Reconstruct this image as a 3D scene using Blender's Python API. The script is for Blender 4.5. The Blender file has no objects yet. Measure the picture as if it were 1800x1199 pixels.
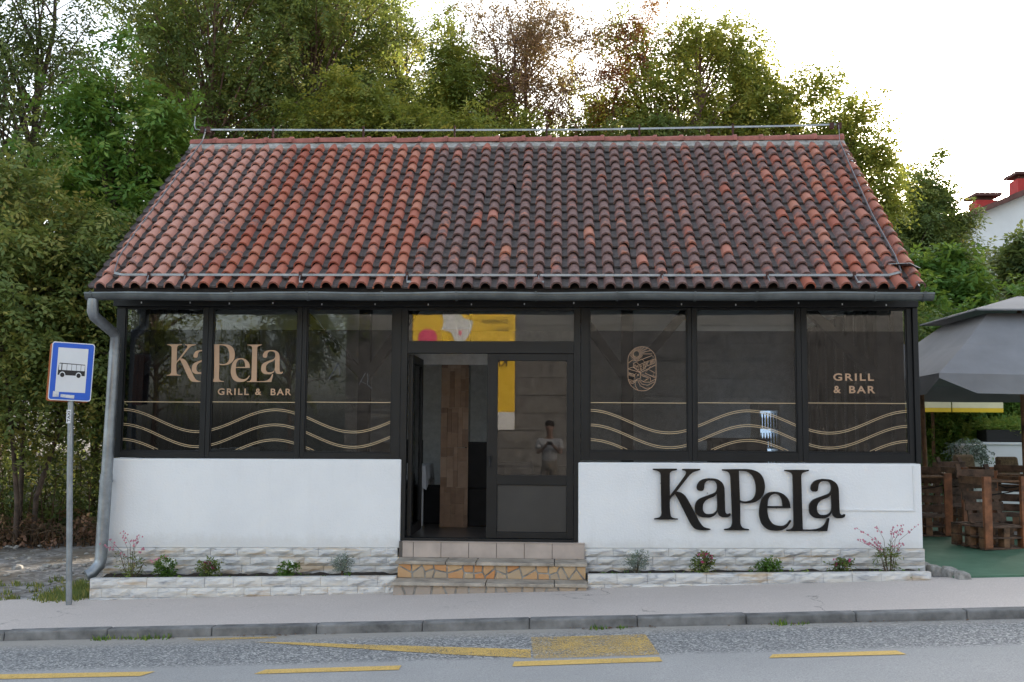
import bpy, math, random
import numpy as np
from mathutils import Vector, Matrix
R = math.radians
sc = bpy.context.scene
col = sc.collection

# ---------------------------------------------------------------- camera
cam_d = bpy.data.cameras.new('camera'); cam = bpy.data.objects.new('camera', cam_d); col.objects.link(cam)
cam_d.sensor_width = 36.0; cam_d.lens = 36.0 * 1750 / 1800; cam_d.clip_end = 600; cam_d.clip_start = 0.05
yaw, pitch, roll = R(2.6), R(4.9), R(0.4)
F = Vector((-math.sin(yaw) * math.cos(pitch), math.cos(yaw) * math.cos(pitch), math.sin(pitch)))
R0 = F.cross(Vector((0, 0, 1))).normalized(); U0 = R0.cross(F)
RX = R0 * math.cos(roll) + U0 * math.sin(roll); UX = -R0 * math.sin(roll) + U0 * math.cos(roll)
m3 = Matrix((RX, UX, -F)).transposed()
cam.matrix_world = Matrix.Translation((0, -10.9, 1.8)) @ m3.to_4x4()
sc.camera = cam
# ---------------------------------------------------------------- sky, sun, exposure
SUN_AZ, SUN_EL = R(28), R(12)          # azimuth from +Y towards +X : behind the building, to the right
world = bpy.data.worlds.new('World'); sc.world = world; world.use_nodes = True
wn = world.node_tree.nodes; wl = world.node_tree.links
bg = wn['Background']
sky = wn.new('ShaderNodeTexSky'); sky.sky_type = 'NISHITA'; sky.sun_disc = False
sky.sun_elevation = SUN_EL; sky.sun_rotation = SUN_AZ
sky.air_density = 1.0; sky.dust_density = 3.0; sky.ozone_density = 1.0
hsv = wn.new('ShaderNodeHueSaturation'); hsv.inputs['Saturation'].default_value = 0.5   # thin high cloud: paler sky all round
wl.new(sky.outputs[0], hsv.inputs['Color']); wl.new(hsv.outputs[0], bg.inputs['Color'])
bg.inputs['Strength'].default_value = 0.15
sd = bpy.data.lights.new('sun', 'SUN'); sd.energy = 3.0; sd.angle = R(3); sd.color = (1.0, 0.86, 0.68)
sun = bpy.data.objects.new('sun', sd); col.objects.link(sun)
tosun = Vector((math.sin(SUN_AZ) * math.cos(SUN_EL), math.cos(SUN_AZ) * math.cos(SUN_EL), math.sin(SUN_EL)))
sun.rotation_euler = (-tosun).to_track_quat('-Z', 'Y').to_euler(); sun.location = tosun * 60
vs = sc.view_settings
vs.view_transform = 'Standard'; vs.look = 'None'; vs.gamma = 1.0; vs.use_curve_mapping = False
vs.exposure = 2.15
sc.cycles.max_bounces = 8; sc.cycles.transparent_max_bounces = 16; sc.cycles.caustics_reflective = False; sc.cycles.caustics_refractive = False
sc.cycles.use_denoising = True

# ---------------------------------------------------------------- helpers
W = {}
def tag(o, label=None, cat=None, group=None, kind=None):
    if label: o['label'] = label
    if cat: o['category'] = cat
    if group: o['group'] = group
    if kind: o['kind'] = kind
    return o
def put(o, parent, local=False):
    col.objects.link(o)
    if parent is not None:
        o.parent = parent
        if not local: o.matrix_parent_inverse = W[parent.name].inverted()
    W[o.name] = (W[parent.name] @ o.matrix_basis) if (local and parent is not None) else o.matrix_basis.copy()
    return o
def thing(name, label, cat, loc=(0, 0, 0), rz=0, group=None, rot=None):
    o = bpy.data.objects.new(name, None); o.empty_display_size = .2
    o.location = loc; o.rotation_euler = rot or (0, 0, rz)
    put(o, None)
    W[o.name] = Matrix.Translation(loc) @ o.rotation_euler.to_matrix().to_4x4()
    return tag(o, label, cat, group)
def mesh_obj(name, me, mats, parent=None, local=False, mw=None):
    if not isinstance(mats, (list, tuple)): mats = [mats]
    if len(me.materials) == 0:
        for m in mats: me.materials.append(m)
    o = bpy.data.objects.new(name, me)
    if mw is not None: o.matrix_basis = mw
    return put(o, parent, local)
def np_mesh(name, v, q, tint=None):
    v = np.asarray(v, np.float32).reshape(-1, 3); q = np.asarray(q, np.int32); k = q.shape[1]
    me = bpy.data.meshes.new(name)
    me.vertices.add(len(v)); me.vertices.foreach_set('co', v.ravel())
    me.loops.add(q.size); me.loops.foreach_set('vertex_index', q.ravel())
    me.polygons.add(len(q)); me.polygons.foreach_set('loop_start', np.arange(0, q.size, k, dtype=np.int32))
    try: me.polygons.foreach_set('loop_total', np.full(len(q), k, np.int32))
    except Exception: pass
    if tint is not None:
        a = me.attributes.new('tint', 'FLOAT', 'FACE'); a.data.foreach_set('value', np.asarray(tint, np.float32))
    me.update(calc_edges=True); me.validate()
    return me
class MB:
    def __init__(s): s.v = []; s.f = []; s.m = []; s.sm = []
    def add(s, vs_, fs, mi=0, smooth=False):
        o = len(s.v); s.v += [tuple(p) for p in vs_]
        for f in fs: s.f.append(tuple(i + o for i in f)); s.m.append(mi); s.sm.append(smooth)
        return s
    def box(s, x0, x1, y0, y1, z0, z1, mi=0):
        return s.hexa([(x0, y0, z0), (x1, y0, z0), (x1, y1, z0), (x0, y1, z0), (x0, y0, z1), (x1, y0, z1), (x1, y1, z1), (x0, y1, z1)], mi)
    def hexa(s, p, mi=0):
        return s.add(p, [(3, 2, 1, 0), (4, 5, 6, 7), (0, 1, 5, 4), (1, 2, 6, 5), (2, 3, 7, 6), (3, 0, 4, 7)], mi)
    def beam(s, a, b, w, h, mi=0, up=(0, 0, 1)):
        a = Vector(a); b = Vector(b); d = (b - a).normalized(); u = Vector(up)
        if abs(d.dot(u)) > .98: u = Vector((0, 1, 0))
        r = d.cross(u).normalized() * w / 2; u = r.cross(d).normalized() * h / 2
        return s.hexa([a - r - u, a + r - u, b + r - u, b - r - u, a - r + u, a + r + u, b + r + u, b - r + u], mi)
    def tube(s, pts, r, n=8, mi=0, cap=True, smooth=True):
        pts = [Vector(p) for p in pts]; k = len(pts); rs = r if isinstance(r, (list, tuple)) else [r] * k
        vv = []; prev = None
        for i, p in enumerate(pts):
            d = (pts[min(i + 1, k - 1)] - pts[max(i - 1, 0)]).normalized()
            if prev is None:
                u = Vector((0, 0, 1)) if abs(d.z) < .9 else Vector((0, 1, 0))
                x = d.cross(u).normalized()
            else: x = (prev - d * prev.dot(d)).normalized()
            prev = x; y = d.cross(x)
            for j in range(n):
                a = 2 * math.pi * j / n
                vv.append(p + (x * math.cos(a) + y * math.sin(a)) * rs[i])
        ff = []
        for i in range(k - 1):
            for j in range(n):
                a = i * n + j; b = i * n + (j + 1) % n
                ff.append((a, b, b + n, a + n))
        s.add(vv, ff, mi, smooth)
        if cap:
            s.add(vv[:n], [tuple(range(n))[::-1]], mi); s.add(vv[-n:], [tuple(range(n))], mi)
        return s
    def prism(s, pts, y0, y1, mi=0):          # polygon in (x,z), extruded along y
        n = len(pts)
        vv = [(p[0], y0, p[1]) for p in pts] + [(p[0], y1, p[1]) for p in pts]
        ff = [tuple(range(n)), tuple(range(2 * n - 1, n - 1, -1))] + [(i + n, (i + 1) % n + n, (i + 1) % n, i) for i in range(n)]
        return s.add(vv, ff, mi)
    def lathe(s, prof, c=(0, 0, 0), n=16, mi=0, smooth=True):
        vv = []; ff = []
        for (r, z) in prof:
            for j in range(n):
                a = 2 * math.pi * j / n; vv.append((c[0] + r * math.cos(a), c[1] + r * math.sin(a), c[2] + z))
        for i in range(len(prof) - 1):
            for j in range(n):
                a = i * n + j; b = i * n + (j + 1) % n; ff.append((a, b, b + n, a + n))
        return s.add(vv, ff, mi, smooth)
    def mesh(s, name):
        me = bpy.data.meshes.new(name); me.from_pydata(s.v, [], s.f)
        me.polygons.foreach_set('material_index', s.m); me.polygons.foreach_set('use_smooth', s.sm); me.update(); return me
    def build(s, name, mats, parent=None, local=False, bevel=0, mw=None):
        o = mesh_obj(name, s.mesh(name), mats, parent, local, mw)
        if bevel:
            b = o.modifiers.new('bevel', 'BEVEL'); b.width = bevel; b.segments = 2; b.limit_method = 'ANGLE'; b.angle_limit = R(40)
        return o

# ---------------------------------------------------------------- materials
def nt(name):
    m = bpy.data.materials.new(name); m.use_nodes = True
    return m, m.node_tree.nodes, m.node_tree.links, m.node_tree.nodes['Principled BSDF']
def noise(n, l, scale, detail=4, rough=.6, coord='Object', vec=None, dist=0):
    t = n.new('ShaderNodeTexNoise'); t.inputs['Scale'].default_value = scale; t.inputs['Detail'].default_value = detail
    t.inputs['Roughness'].default_value = rough; t.inputs['Distortion'].default_value = dist
    if vec is None:
        g = n.new('ShaderNodeNewGeometry'); vec = g.outputs['Position']
    l.new(vec, t.inputs['Vector']); return t.outputs[0]
def ramp(n, l, fac, stops):
    r = n.new('ShaderNodeValToRGB'); e = r.color_ramp.elements
    while len(e) < len(stops): e.new(.5)
    for i, (p, c) in enumerate(stops):
        e[i].position = p; e[i].color = (c[0], c[1], c[2], 1) if isinstance(c, (tuple, list)) else (c, c, c, 1)
    l.new(fac, r.inputs[0]); return r.outputs[0]
def mix(n, l, fac, a, b, mode='MIX'):
    x = n.new('ShaderNodeMix'); x.data_type = 'RGBA'; x.blend_type = mode
    for s_, val in ((x.inputs[0], fac), (x.inputs[6], a), (x.inputs[7], b)):
        if hasattr(val, 'is_linked') or hasattr(val, 'links'): l.new(val, s_)
        elif isinstance(val, (tuple, list)): s_.default_value = (val[0], val[1], val[2], 1)
        else: s_.default_value = val
    return x.outputs[2]
def bump(n, l, b, height, strength=.4, dist=.01):
    k = n.new('ShaderNodeBump'); k.inputs['Strength'].default_value = strength; k.inputs['Distance'].default_value = dist
    l.new(height, k.inputs['Height']); l.new(k.outputs[0], b.inputs['Normal'])
def simple(name, c, rough=.6, var=.15, scale=6, bstr=.15, metal=0, bscale=60, dark=None, spec=.5):
    m, n, l, b = nt(name)
    f = noise(n, l, scale, 5)
    c2 = dark or tuple(x * (1 - var * 2) for x in c); c1 = tuple(min(1, x * (1 + var * .6)) for x in c)
    l.new(ramp(n, l, f, [(.3, c2), (.7, c1)]), b.inputs['Base Color'])
    b.inputs['Roughness'].default_value = rough; b.inputs['Metallic'].default_value = metal
    b.inputs['Specular IOR Level'].default_value = spec
    if bstr: bump(n, l, b, noise(n, l, bscale, 4), bstr, .004)
    return m
def mathn(n, l, op, a, b=None):
    x = n.new('ShaderNodeMath'); x.operation = op
    for s_, val in ((x.inputs[0], a), (x.inputs[1], b)):
        if val is None: continue
        if hasattr(val, 'links'): l.new(val, s_)
        else: s_.default_value = val
    return x.outputs[0]
M = {}
M['frame'] = simple('anthracite_frame', (.0085, .0098, .0115), .45, .2, 3, .05, spec=.3)
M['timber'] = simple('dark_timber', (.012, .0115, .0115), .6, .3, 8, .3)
M['metal'] = simple('galvanised', (.30, .33, .36), .42, .18, 7, .08, .75)
M['gutter'] = simple('gutter_grey', (.13, .145, .15), .4, .2, 5, .05, .5)
M['strip'] = simple('conductor_zinc', (.30, .32, .34), .45, .15, 9, .05, .6)
M['rust'] = simple('rusty_clip', (.07, .025, .018), .8, .3, 30, .2)
M['black'] = simple('gloss_black', (.005, .0045, .0045), .12, .2, 3, .0, spec=.35)
M['gold'] = simple('copper_vinyl', (.46, .29, .18), .5, .05, 3, 0)
M['goldline'] = simple('gold_line_vinyl', (.50, .38, .23), .5, .05, 3, 0)
M['white'] = simple('white_plastic', (.75, .76, .77), .5, .05, 5, .03)
M['cloth'] = simple('white_cloth', (.72, .73, .76), .9, .06, 4, .1)
M['chair'] = simple('black_chair_cloth', (.010, .010, .011), .9, .2, 10, .2)
M['pvc'] = simple('dark_panel', (.03, .029, .028), .5, .15, 2, .05)
M['soil'] = simple('soil', (.035, .025, .018), .95, .4, 30, 1, bscale=90)
M['mortar'] = simple('mortar', (.36, .35, .33), .95, .28, 14, .8, bscale=60)
M['wood'] = simple('pallet_wood', (0.195, 0.102, 0.054), .75, .42, 9, .4)
M['wood_red'] = simple('stained_wood', (0.28, 0.105, 0.045), .65, .35, 7, .3)
M['wood_dark'] = simple('weathered_wood', (0.128, 0.076, 0.051), .8, .4, 9, .4)
M['hessian'] = simple('burlap', (.17, .12, .07), .95, .3, 30, .5)
M['canvas'] = simple('grey_canvas', (.21, .215, .23), .85, .12, 1.2, .12, bscale=14)
M['canvas_y'] = simple('yellow_canvas', (.75, .5, .03), .8, .1, 2, .1)
M['canvas_p'] = simple('pale_canvas', (.72, .66, .42), .8, .1, 2, .1)
M['red'] = simple('red_render', (.50, .045, .04), .8, .12, 3, .2)
M['housewhite'] = simple('white_render', (.68, .70, .72), .9, .06, 1, .2)
M['roofbrown'] = simple('brown_roof', (.13, .06, .05), .85, .2, 4, .3)
M['bark'] = simple('bark', (.11, .078, .06), .9, .35, 9, .8, bscale=25)
M['bark_red'] = simple('reddish_bark', (.19, .11, .085), .9, .3, 9, .8, bscale=25)
M['skin'] = simple('skin', (.45, .27, .2), .5, .05, 5, 0)
M['hair'] = simple('hair', (.03, .02, .015), .6, .2, 40, .2)
M['tee'] = simple('white_tee', (.75, .75, .76), .9, .05, 6, .2, bscale=20)
M['shorts'] = simple('beige_shorts', (.42, .36, .30), .9, .08, 6, .2, bscale=20)
def m_plaster():
    m, n, l, b = nt('white_plaster')
    f = noise(n, l, 1.3, 5); g = noise(n, l, 9, 4)
    c = ramp(n, l, f, [(.3, (.74, .755, .775)), (.65, (.80, .815, .83))])
    c = mix(n, l, ramp(n, l, g, [(.62, 0.), (.8, .25)]), c, (.66, .67, .68))
    geo = n.new('ShaderNodeNewGeometry'); sx = n.new('ShaderNodeSeparateXYZ'); l.new(geo.outputs['Position'], sx.inputs[0])
    zz = mathn(n, l, 'ADD', sx.outputs[2], mathn(n, l, 'MULTIPLY', noise(n, l, 7, 5, .7), -.30))
    spl = n.new('ShaderNodeMapRange'); spl.inputs[1].default_value = .47; spl.inputs[2].default_value = .36; l.new(zz, spl.inputs[0])
    c = mix(n, l, mathn(n, l, 'MULTIPLY', spl.outputs[0], .25), c, (.46, .43, .38))
    mp = n.new('ShaderNodeMapping'); mp.inputs['Scale'].default_value = (7, 7, .7); l.new(geo.outputs['Position'], mp.inputs['Vector'])
    dr = noise(n, l, 1.2, 4, .6, vec=mp.outputs[0])
    c = mix(n, l, ramp(n, l, dr, [(.56, 0.), (.72, .08)]), c, (.52, .51, .49))
    l.new(c, b.inputs['Base Color']); b.inputs['Roughness'].default_value = .85
    bump(n, l, b, noise(n, l, 42, 6, .7), .7, .007); return m
M['plaster'] = m_plaster()
def m_stone():            # white split-face stone with ochre veins
    m, n, l, b = nt('split_stone_white')
    oi = n.new('ShaderNodeObjectInfo')
    geo = n.new('ShaderNodeNewGeometry')
    mp = n.new('ShaderNodeMapping'); mp.inputs['Scale'].default_value = (3.2, 3.2, 15)
    l.new(geo.outputs['Position'], mp.inputs['Vector'])
    f = noise(n, l, 1.6, 6, .65, vec=mp.outputs[0], dist=.6)
    c = ramp(n, l, f, [(.30, (.27, .28, .31)), (.45, (.56, .56, .56)), (.62, (.68, .66, .62))])
    mp2 = n.new('ShaderNodeMapping'); mp2.inputs['Scale'].default_value = (1.6, 1.6, 11); mp2.inputs['Location'].default_value = (4, 2, 7)
    l.new(geo.outputs['Position'], mp2.inputs['Vector'])
    o = noise(n, l, 1.2, 4, .6, vec=mp2.outputs[0])
    o2 = mathn(n, l, 'ADD', o, mathn(n, l, 'MULTIPLY', oi.outputs['Random'], .09))
    c = mix(n, l, ramp(n, l, o2, [(.60, 0.), (.72, .75)]), c, (.46, .33, .19))
    l.new(c, b.inputs['Base Color']); b.inputs['Roughness'].default_value = .85
    bump(n, l, b, f, .7, .012); return m
M['stone'] = m_stone()
def m_crazy(name, a, bb, cc):
    m, n, l, b = nt(name)
    oi = n.new('ShaderNodeObjectInfo')
    f = noise(n, l, 9, 5)
    x = mathn(n, l, 'ADD', mathn(n, l, 'MULTIPLY', oi.outputs['Random'], .75), mathn(n, l, 'MULTIPLY', f, .35))
    l.new(ramp(n, l, x, [(.12, a), (.5, bb), (.92, cc)]), b.inputs['Base Color']); b.inputs['Roughness'].default_value = .8
    bump(n, l, b, noise(n, l, 30, 5), .5, .006); return m
M['ochre'] = m_crazy('ochre_slate', (.36, .30, .24), (.50, .35, .20), (.50, .21, .07))
M['greystone'] = m_crazy('grey_slate', (.26, .23, .21), (.36, .31, .27), (.42, .32, .23))
M['slab'] = simple('stone_slab', (.42, .37, .31), .85, .25, 6, .5, bscale=25)
M['tile'] = simple('beige_tile', (.46, .39, .35), .45, .12, 4, .05)
M['floor_in'] = simple('dark_floor_tile', (.10, .09, .085), .3, .25, 5, .05)
M['wallpaper'] = simple('grey_wallpaper', (.66, .65, .65), .9, .1, 12, .4, bscale=30)
def m_pillar():
    m, n, l, b = nt('stone_strip_cladding')
    br = n.new('ShaderNodeObjectInfo')
    f = noise(n, l, 9, 4)
    x = mathn(n, l, 'ADD', mathn(n, l, 'MULTIPLY', br.outputs['Random'], .45), mathn(n, l, 'MULTIPLY', f, .55))
    l.new(ramp(n, l, x, [(.15, (.12, .075, .05)), (.5, (.22, .145, .10)), (.9, (.34, .26, .20))]), b.inputs['Base Color'])
    b.inputs['Roughness'].default_value = .75; bump(n, l, b, f, .4, .006); return m
M['pillar'] = m_pillar()
def m_tile_roof():
    m, n, l, b = nt('clay_tile')
    def attr(nm):
        a = n.new('ShaderNodeAttribute'); a.attribute_type = 'OBJECT'; a.attribute_name = nm
        g = n.new('ShaderNodeAttribute'); g.attribute_type = 'GEOMETRY'; g.attribute_name = nm
        return mathn(n, l, 'ADD', a.outputs['Fac'], g.outputs['Fac'])
    clean, rnd = attr('clean'), attr('rnd')
    red = ramp(n, l, rnd, [(0., (.29, .078, .048)), (.5, (.37, .112, .068)), (1., (.41, .165, .105))])
    pale = attr('pale')
    red = mix(n, l, pale, red, (.46, .235, .185))
    grime = ramp(n, l, noise(n, l, 26, 5), [(.35, (.11, .07, .065)), (.65, (.205, .13, .12))])
    f = noise(n, l, 8.5, 5, .62)
    # grime covers where noise exceeds the tile's cleanliness
    k = mathn(n, l, 'SUBTRACT', mathn(n, l, 'ADD', f, .42), clean)
    k = ramp(n, l, k, [(.42, 0.), (.56, 1.)])
    c = mix(n, l, mathn(n, l, 'MULTIPLY', k, .93), red, grime)
    sp = noise(n, l, 75, 2)
    c = mix(n, l, ramp(n, l, sp, [(.70, 0.), (.76, .5)]), c, (.30, .27, .24))
    l.new(c, b.inputs['Base Color']); b.inputs['Roughness'].default_value = .85
    bump(n, l, b, noise(n, l, 55, 5), .35, .004); return m
M['rooftile'] = m_tile_roof()
M['pan'] = simple('mossy_tile_pan', (.105, .090, .086), .95, .3, 22, .6, dark=(.06, .053, .052))
M['ridge'] = simple('ridge_tile_clay', (.31, .11, .085), .85, .3, 9, .3, dark=(.20, .07, .055))
M['deck'] = simple('roof_deck', (.03, .026, .025), .9, .2, 5, .2)
def m_glass():
    m, n, l, b = nt('window_glass'); n.remove(b)
    o = n['Material Output']; t = n.new('ShaderNodeBsdfTransparent'); t.inputs[0].default_value = (.86, .88, .88, 1)
    g = n.new('ShaderNodeBsdfGlossy'); g.inputs['Roughness'].default_value = 0.0
    fr = n.new('ShaderNodeFresnel'); fr.inputs[0].default_value = 1.55
    mx = n.new('ShaderNodeMixShader'); l.new(fr.outputs[0], mx.inputs[0]); l.new(t.outputs[0], mx.inputs[1]); l.new(g.outputs[0], mx.inputs[2])
    l.new(mx.outputs[0], o.inputs[0]); return m
M['glass'] = m_glass()
def m_film():
    m, n, l, b = nt('tinted_window_film'); n.remove(b)
    o = n['Material Output']; t = n.new('ShaderNodeBsdfTransparent'); t.inputs[0].default_value = (.52, .53, .56, 1)
    d = n.new('ShaderNodeBsdfDiffuse'); d.inputs[0].default_value = (.012, .0125, .015, 1)
    x = n.new('ShaderNodeMixShader'); x.inputs[0].default_value = .18; l.new(t.outputs[0], x.inputs[1]); l.new(d.outputs[0], x.inputs[2])
    g = n.new('ShaderNodeBsdfGlossy'); g.inputs['Roughness'].default_value = 0.005
    fr = n.new('ShaderNodeFresnel'); fr.inputs[0].default_value = 1.38
    mx = n.new('ShaderNodeMixShader'); l.new(fr.outputs[0], mx.inputs[0]); l.new(x.outputs[0], mx.inputs[1]); l.new(g.outputs[0], mx.inputs[2])
    l.new(mx.outputs[0], o.inputs[0]); return m
M['film'] = m_film()
def m_tinted():
    m = M['glass'].copy(); m.name = 'reflective_door_glass'; n = m.node_tree.nodes
    for k in n:
        if k.type == 'FRESNEL': k.inputs[0].default_value = 1.65
        if k.type == 'BSDF_TRANSPARENT': k.inputs[0].default_value = (.42, .41, .41, 1)
    return m
M['doorglass'] = m_tinted()
def m_leaf(name, a, bb, cc, trans=.45):
    m, n, l, b = nt(name)
    at = n.new('ShaderNodeAttribute'); at.attribute_name = 'tint'
    c = ramp(n, l, at.outputs['Fac'], [(0., a), (.55, bb), (1., cc)])
    l.new(c, b.inputs['Base Color']); b.inputs['Roughness'].default_value = .55; b.inputs['Specular IOR Level'].default_value = .3
    t = n.new('ShaderNodeBsdfTranslucent'); l.new(mix(n, l, .35, c, (.30, .30, .03)), t.inputs[0])
    mx = n.new('ShaderNodeMixShader'); mx.inputs[0].default_value = trans
    l.new(b.outputs[0], mx.inputs[1]); l.new(t.outputs[0], mx.inputs[2]); l.new(mx.outputs[0], n['Material Output'].inputs[0]); return m
M['leaf_dark'] = m_leaf('leaf_dark', (0.057, 0.099, 0.045), (0.114, 0.175, 0.067), (0.284, 0.299, 0.102))
M['leaf_mid'] = m_leaf('leaf_mid', (0.076, 0.129, 0.044), (0.167, 0.226, 0.066), (0.427, 0.362, 0.099))
M['leaf_yellow'] = m_leaf('leaf_yellowing', (0.094, 0.149, 0.034), (0.21, 0.247, 0.048), (0.45, 0.396, 0.077))
M['leaf_bright'] = m_leaf('leaf_bright', (0.063, 0.149, 0.027), (0.118, 0.245, 0.046), (0.315, 0.386, 0.082))
M['leaf_dry'] = m_leaf('leaf_dry', (0.14, 0.084, 0.059), (0.242, 0.132, 0.086), (0.254, 0.192, 0.079), .25)
M['leaf_red'] = m_leaf('leaf_rust', (.20, .055, .03), (.28, .08, .04), (.26, .14, .05), .3)
M['leaf_grey'] = m_leaf('leaf_grey', (.10, .14, .11), (.19, .24, .20), (.30, .34, .28), .15)
M['dry_stem'] = simple('dry_stems', (.13, .085, .05), .9, .3, 10, .2)
M['petal_w'] = simple('white_petal', (.75, .76, .72), .7, .05, 9, 0)
M['petal_p'] = simple('pink_petal', (.55, .07, .20), .7, .2, 30, 0)
M['petal_l'] = simple('pale_pink_petal', (.50, .18, .24), .7, .2, 30, 0)
def m_asphalt():
    m, n, l, b = nt('road_asphalt')
    geo = n.new('ShaderNodeNewGeometry'); sx = n.new('ShaderNodeSeparateXYZ'); l.new(geo.outputs['Position'], sx.inputs[0])
    y = sx.outputs[1]; x = sx.outputs[0]
    wob = mathn(n, l, 'MULTIPLY', mathn(n, l, 'SUBTRACT', noise(n, l, 1.3, 3), .5), .10)
    yy = mathn(n, l, 'ADD', mathn(n, l, 'SUBTRACT', y, mathn(n, l, 'MULTIPLY', x, .022)), wob)
    v = n.new('ShaderNodeTexVoronoi'); v.inputs['Scale'].default_value = 75; l.new(geo.outputs['Position'], v.inputs['Vector'])
    sepc = n.new('ShaderNodeSeparateColor'); l.new(v.outputs['Color'], sepc.inputs[0])
    coarse = ramp(n, l, sepc.outputs[0], [(0., (.075, .08, .086)), (.45, (.19, .195, .20)), (.8, (.36, .36, .355)), (1., (.6, .59, .56))])
    v2 = noise(n, l, 85, 5, .85)
    smooth = ramp(n, l, v2, [(.3, (.20, .20, .20)), (.7, (.50, .495, .485))])
    lane = ramp(n, l, yy, [(0., 0.), (1., 1.)])
    s1 = n.new('ShaderNodeMapRange'); s1.inputs[1].default_value = -3.22; s1.inputs[2].default_value = -3.10; l.new(yy, s1.inputs[0])
    c = mix(n, l, s1.outputs[0], smooth, coarse)
    d = mathn(n, l, 'ADD', yy, mathn(n, l, 'MULTIPLY', mathn(n, l, 'SUBTRACT', noise(n, l, 30, 4, .7), .5), .5))
    s2 = n.new('ShaderNodeMapRange'); s2.inputs[1].default_value = -2.46; s2.inputs[2].default_value = -2.16; l.new(d, s2.inputs[0])
    dust = ramp(n, l, noise(n, l, 120, 3), [(.3, (.30, .28, .25)), (.7, (.42, .39, .35))])
    c = mix(n, l, s2.outputs[0], c, dust)
    big = noise(n, l, .9, 4)
    c = mix(n, l, ramp(n, l, big, [(.35, 0.), (.7, .3)]), c, (.22, .22, .22))
    l.new(c, b.inputs['Base Color']); b.inputs['Roughness'].default_value = .85
    bump(n, l, b, sepc.outputs[0], .5, .006); return m
M['road'] = m_asphalt()
def m_pave():
    m, n, l, b = nt('pavement_asphalt')
    f = noise(n, l, 70, 5, .8); g = noise(n, l, 1.1, 5)
    c = ramp(n, l, f, [(.3, (.40, .355, .33)), (.7, (.70, .63, .585))])
    c = mix(n, l, ramp(n, l, g, [(.35, 0.), (.7, .4)]), c, (.47, .42, .385))
    # cracks
    v = n.new('ShaderNodeTexVoronoi'); v.feature = 'DISTANCE_TO_EDGE'; v.inputs['Scale'].default_value = .55
    geo = n.new('ShaderNodeNewGeometry'); ad = n.new('ShaderNodeVectorMath'); ad.operation = 'ADD'
    nz = n.new('ShaderNodeTexNoise'); nz.inputs['Scale'].default_value = 2.2; nz.inputs['Detail'].default_value = 6; l.new(geo.outputs['Position'], nz.inputs['Vector'])
    l.new(geo.outputs['Position'], ad.inputs[0]); l.new(nz.outputs['Color'], ad.inputs[1]); l.new(ad.outputs[0], v.inputs['Vector'])
    cr = ramp(n, l, v.outputs['Distance'], [(0., 1.), (.006, 0.)])
    cr = mathn(n, l, 'MULTIPLY', cr, ramp(n, l, noise(n, l, .7, 2), [(.52, 0.), (.6, .7)]))
    c = mix(n, l, cr, c, (.07, .065, .06))
    l.new(c, b.inputs['Base Color']); b.inputs['Roughness'].default_value = .9
    bump(n, l, b, f, .3, .004); return m
M['pave'] = m_pave()
M['kerb'] = simple('kerb_concrete', (.22, .22, .22), .9, .3, 5, .5, bscale=70)
def m_paint():
    m, n, l, b = nt('worn_yellow_paint')
    f = noise(n, l, 85, 4, .75); g = noise(n, l, 2.2, 3)
    at = n.new('ShaderNodeAttribute'); at.attribute_type = 'OBJECT'; at.attribute_name = 'wear'
    k = mathn(n, l, 'ADD', mathn(n, l, 'ADD', f, mathn(n, l, 'MULTIPLY', mathn(n, l, 'SUBTRACT', g, .5), .25)), at.outputs['Fac'])
    k = ramp(n, l, k, [(.53, 0.), (.63, 1.)])
    l.new(ramp(n, l, noise(n, l, 40, 3), [(.3, (.56, .37, .10)), (.7, (.72, .49, .16))]), b.inputs['Base Color']); b.inputs['Roughness'].default_value = .8
    t = n.new('ShaderNodeBsdfTransparent'); mx = n.new('ShaderNodeMixShader')
    l.new(k, mx.inputs[0]); l.new(b.outputs[0], mx.inputs[1]); l.new(t.outputs[0], mx.inputs[2]); l.new(mx.outputs[0], n['Material Output'].inputs[0]); return m
M['paint'] = m_paint()
def m_ground():
    m, n, l, b = nt('gravel_earth')
    v = n.new('ShaderNodeTexVoronoi'); v.inputs['Scale'].default_value = 16
    geo = n.new('ShaderNodeNewGeometry'); l.new(geo.outputs['Position'], v.inputs['Vector'])
    sepc = n.new('ShaderNodeSeparateColor'); l.new(v.outputs['Color'], sepc.inputs[0])
    c = ramp(n, l, sepc.outputs[0], [(0., (.13, .12, .115)), (.6, (.25, .24, .235)), (1., (.42, .41, .40))])
    c = mix(n, l, ramp(n, l, noise(n, l, 1.2, 5), [(.45, 0.), (.62, .85)]), c, (.15, .12, .085))
    l.new(c, b.inputs['Base Color']); b.inputs['Roughness'].default_value = .95
    bump(n, l, b, v.outputs['Distance'], .8, .03); return m
M['ground'] = m_ground()
M['green'] = simple('green_painted_concrete', (.075, .17, .11), .7, .28, 3, .3, bscale=20, dark=(.045, .125, .075))
M['hill'] = simple('wooded_hill', (.045, .07, .035), .95, .4, .5, 1, bscale=1)
M['blockwall'] = simple('opposite_wall', (.15, .148, .15), .9, .25, 3, .5)
M['blue'] = simple('sign_blue', (.012, .10, .55), .4, .04, 3, 0)
M['signwhite'] = simple('sign_white', (.68, .70, .73), .4, .04, 3, 0)
M['signblack'] = simple('sign_black', (.008, .008, .009), .5, .05, 3, 0)
M['orange'] = simple('orange_edge', (.55, .17, .06), .6, .1, 3, 0)
M['sticker'] = simple('sticker', (.62, .63, .66), .6, .15, 30, 0)
M['sticker_grey'] = simple('chalk_smear', (.085, .09, .10), .9, .4, 40, 0)
M['banner'] = simple('yellow_banner', (.80, .52, .02), .6, .03, 1, 0)
M['pink'] = simple('pink_print', (.75, .06, .16), .6, .03, 1, 0)
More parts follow.
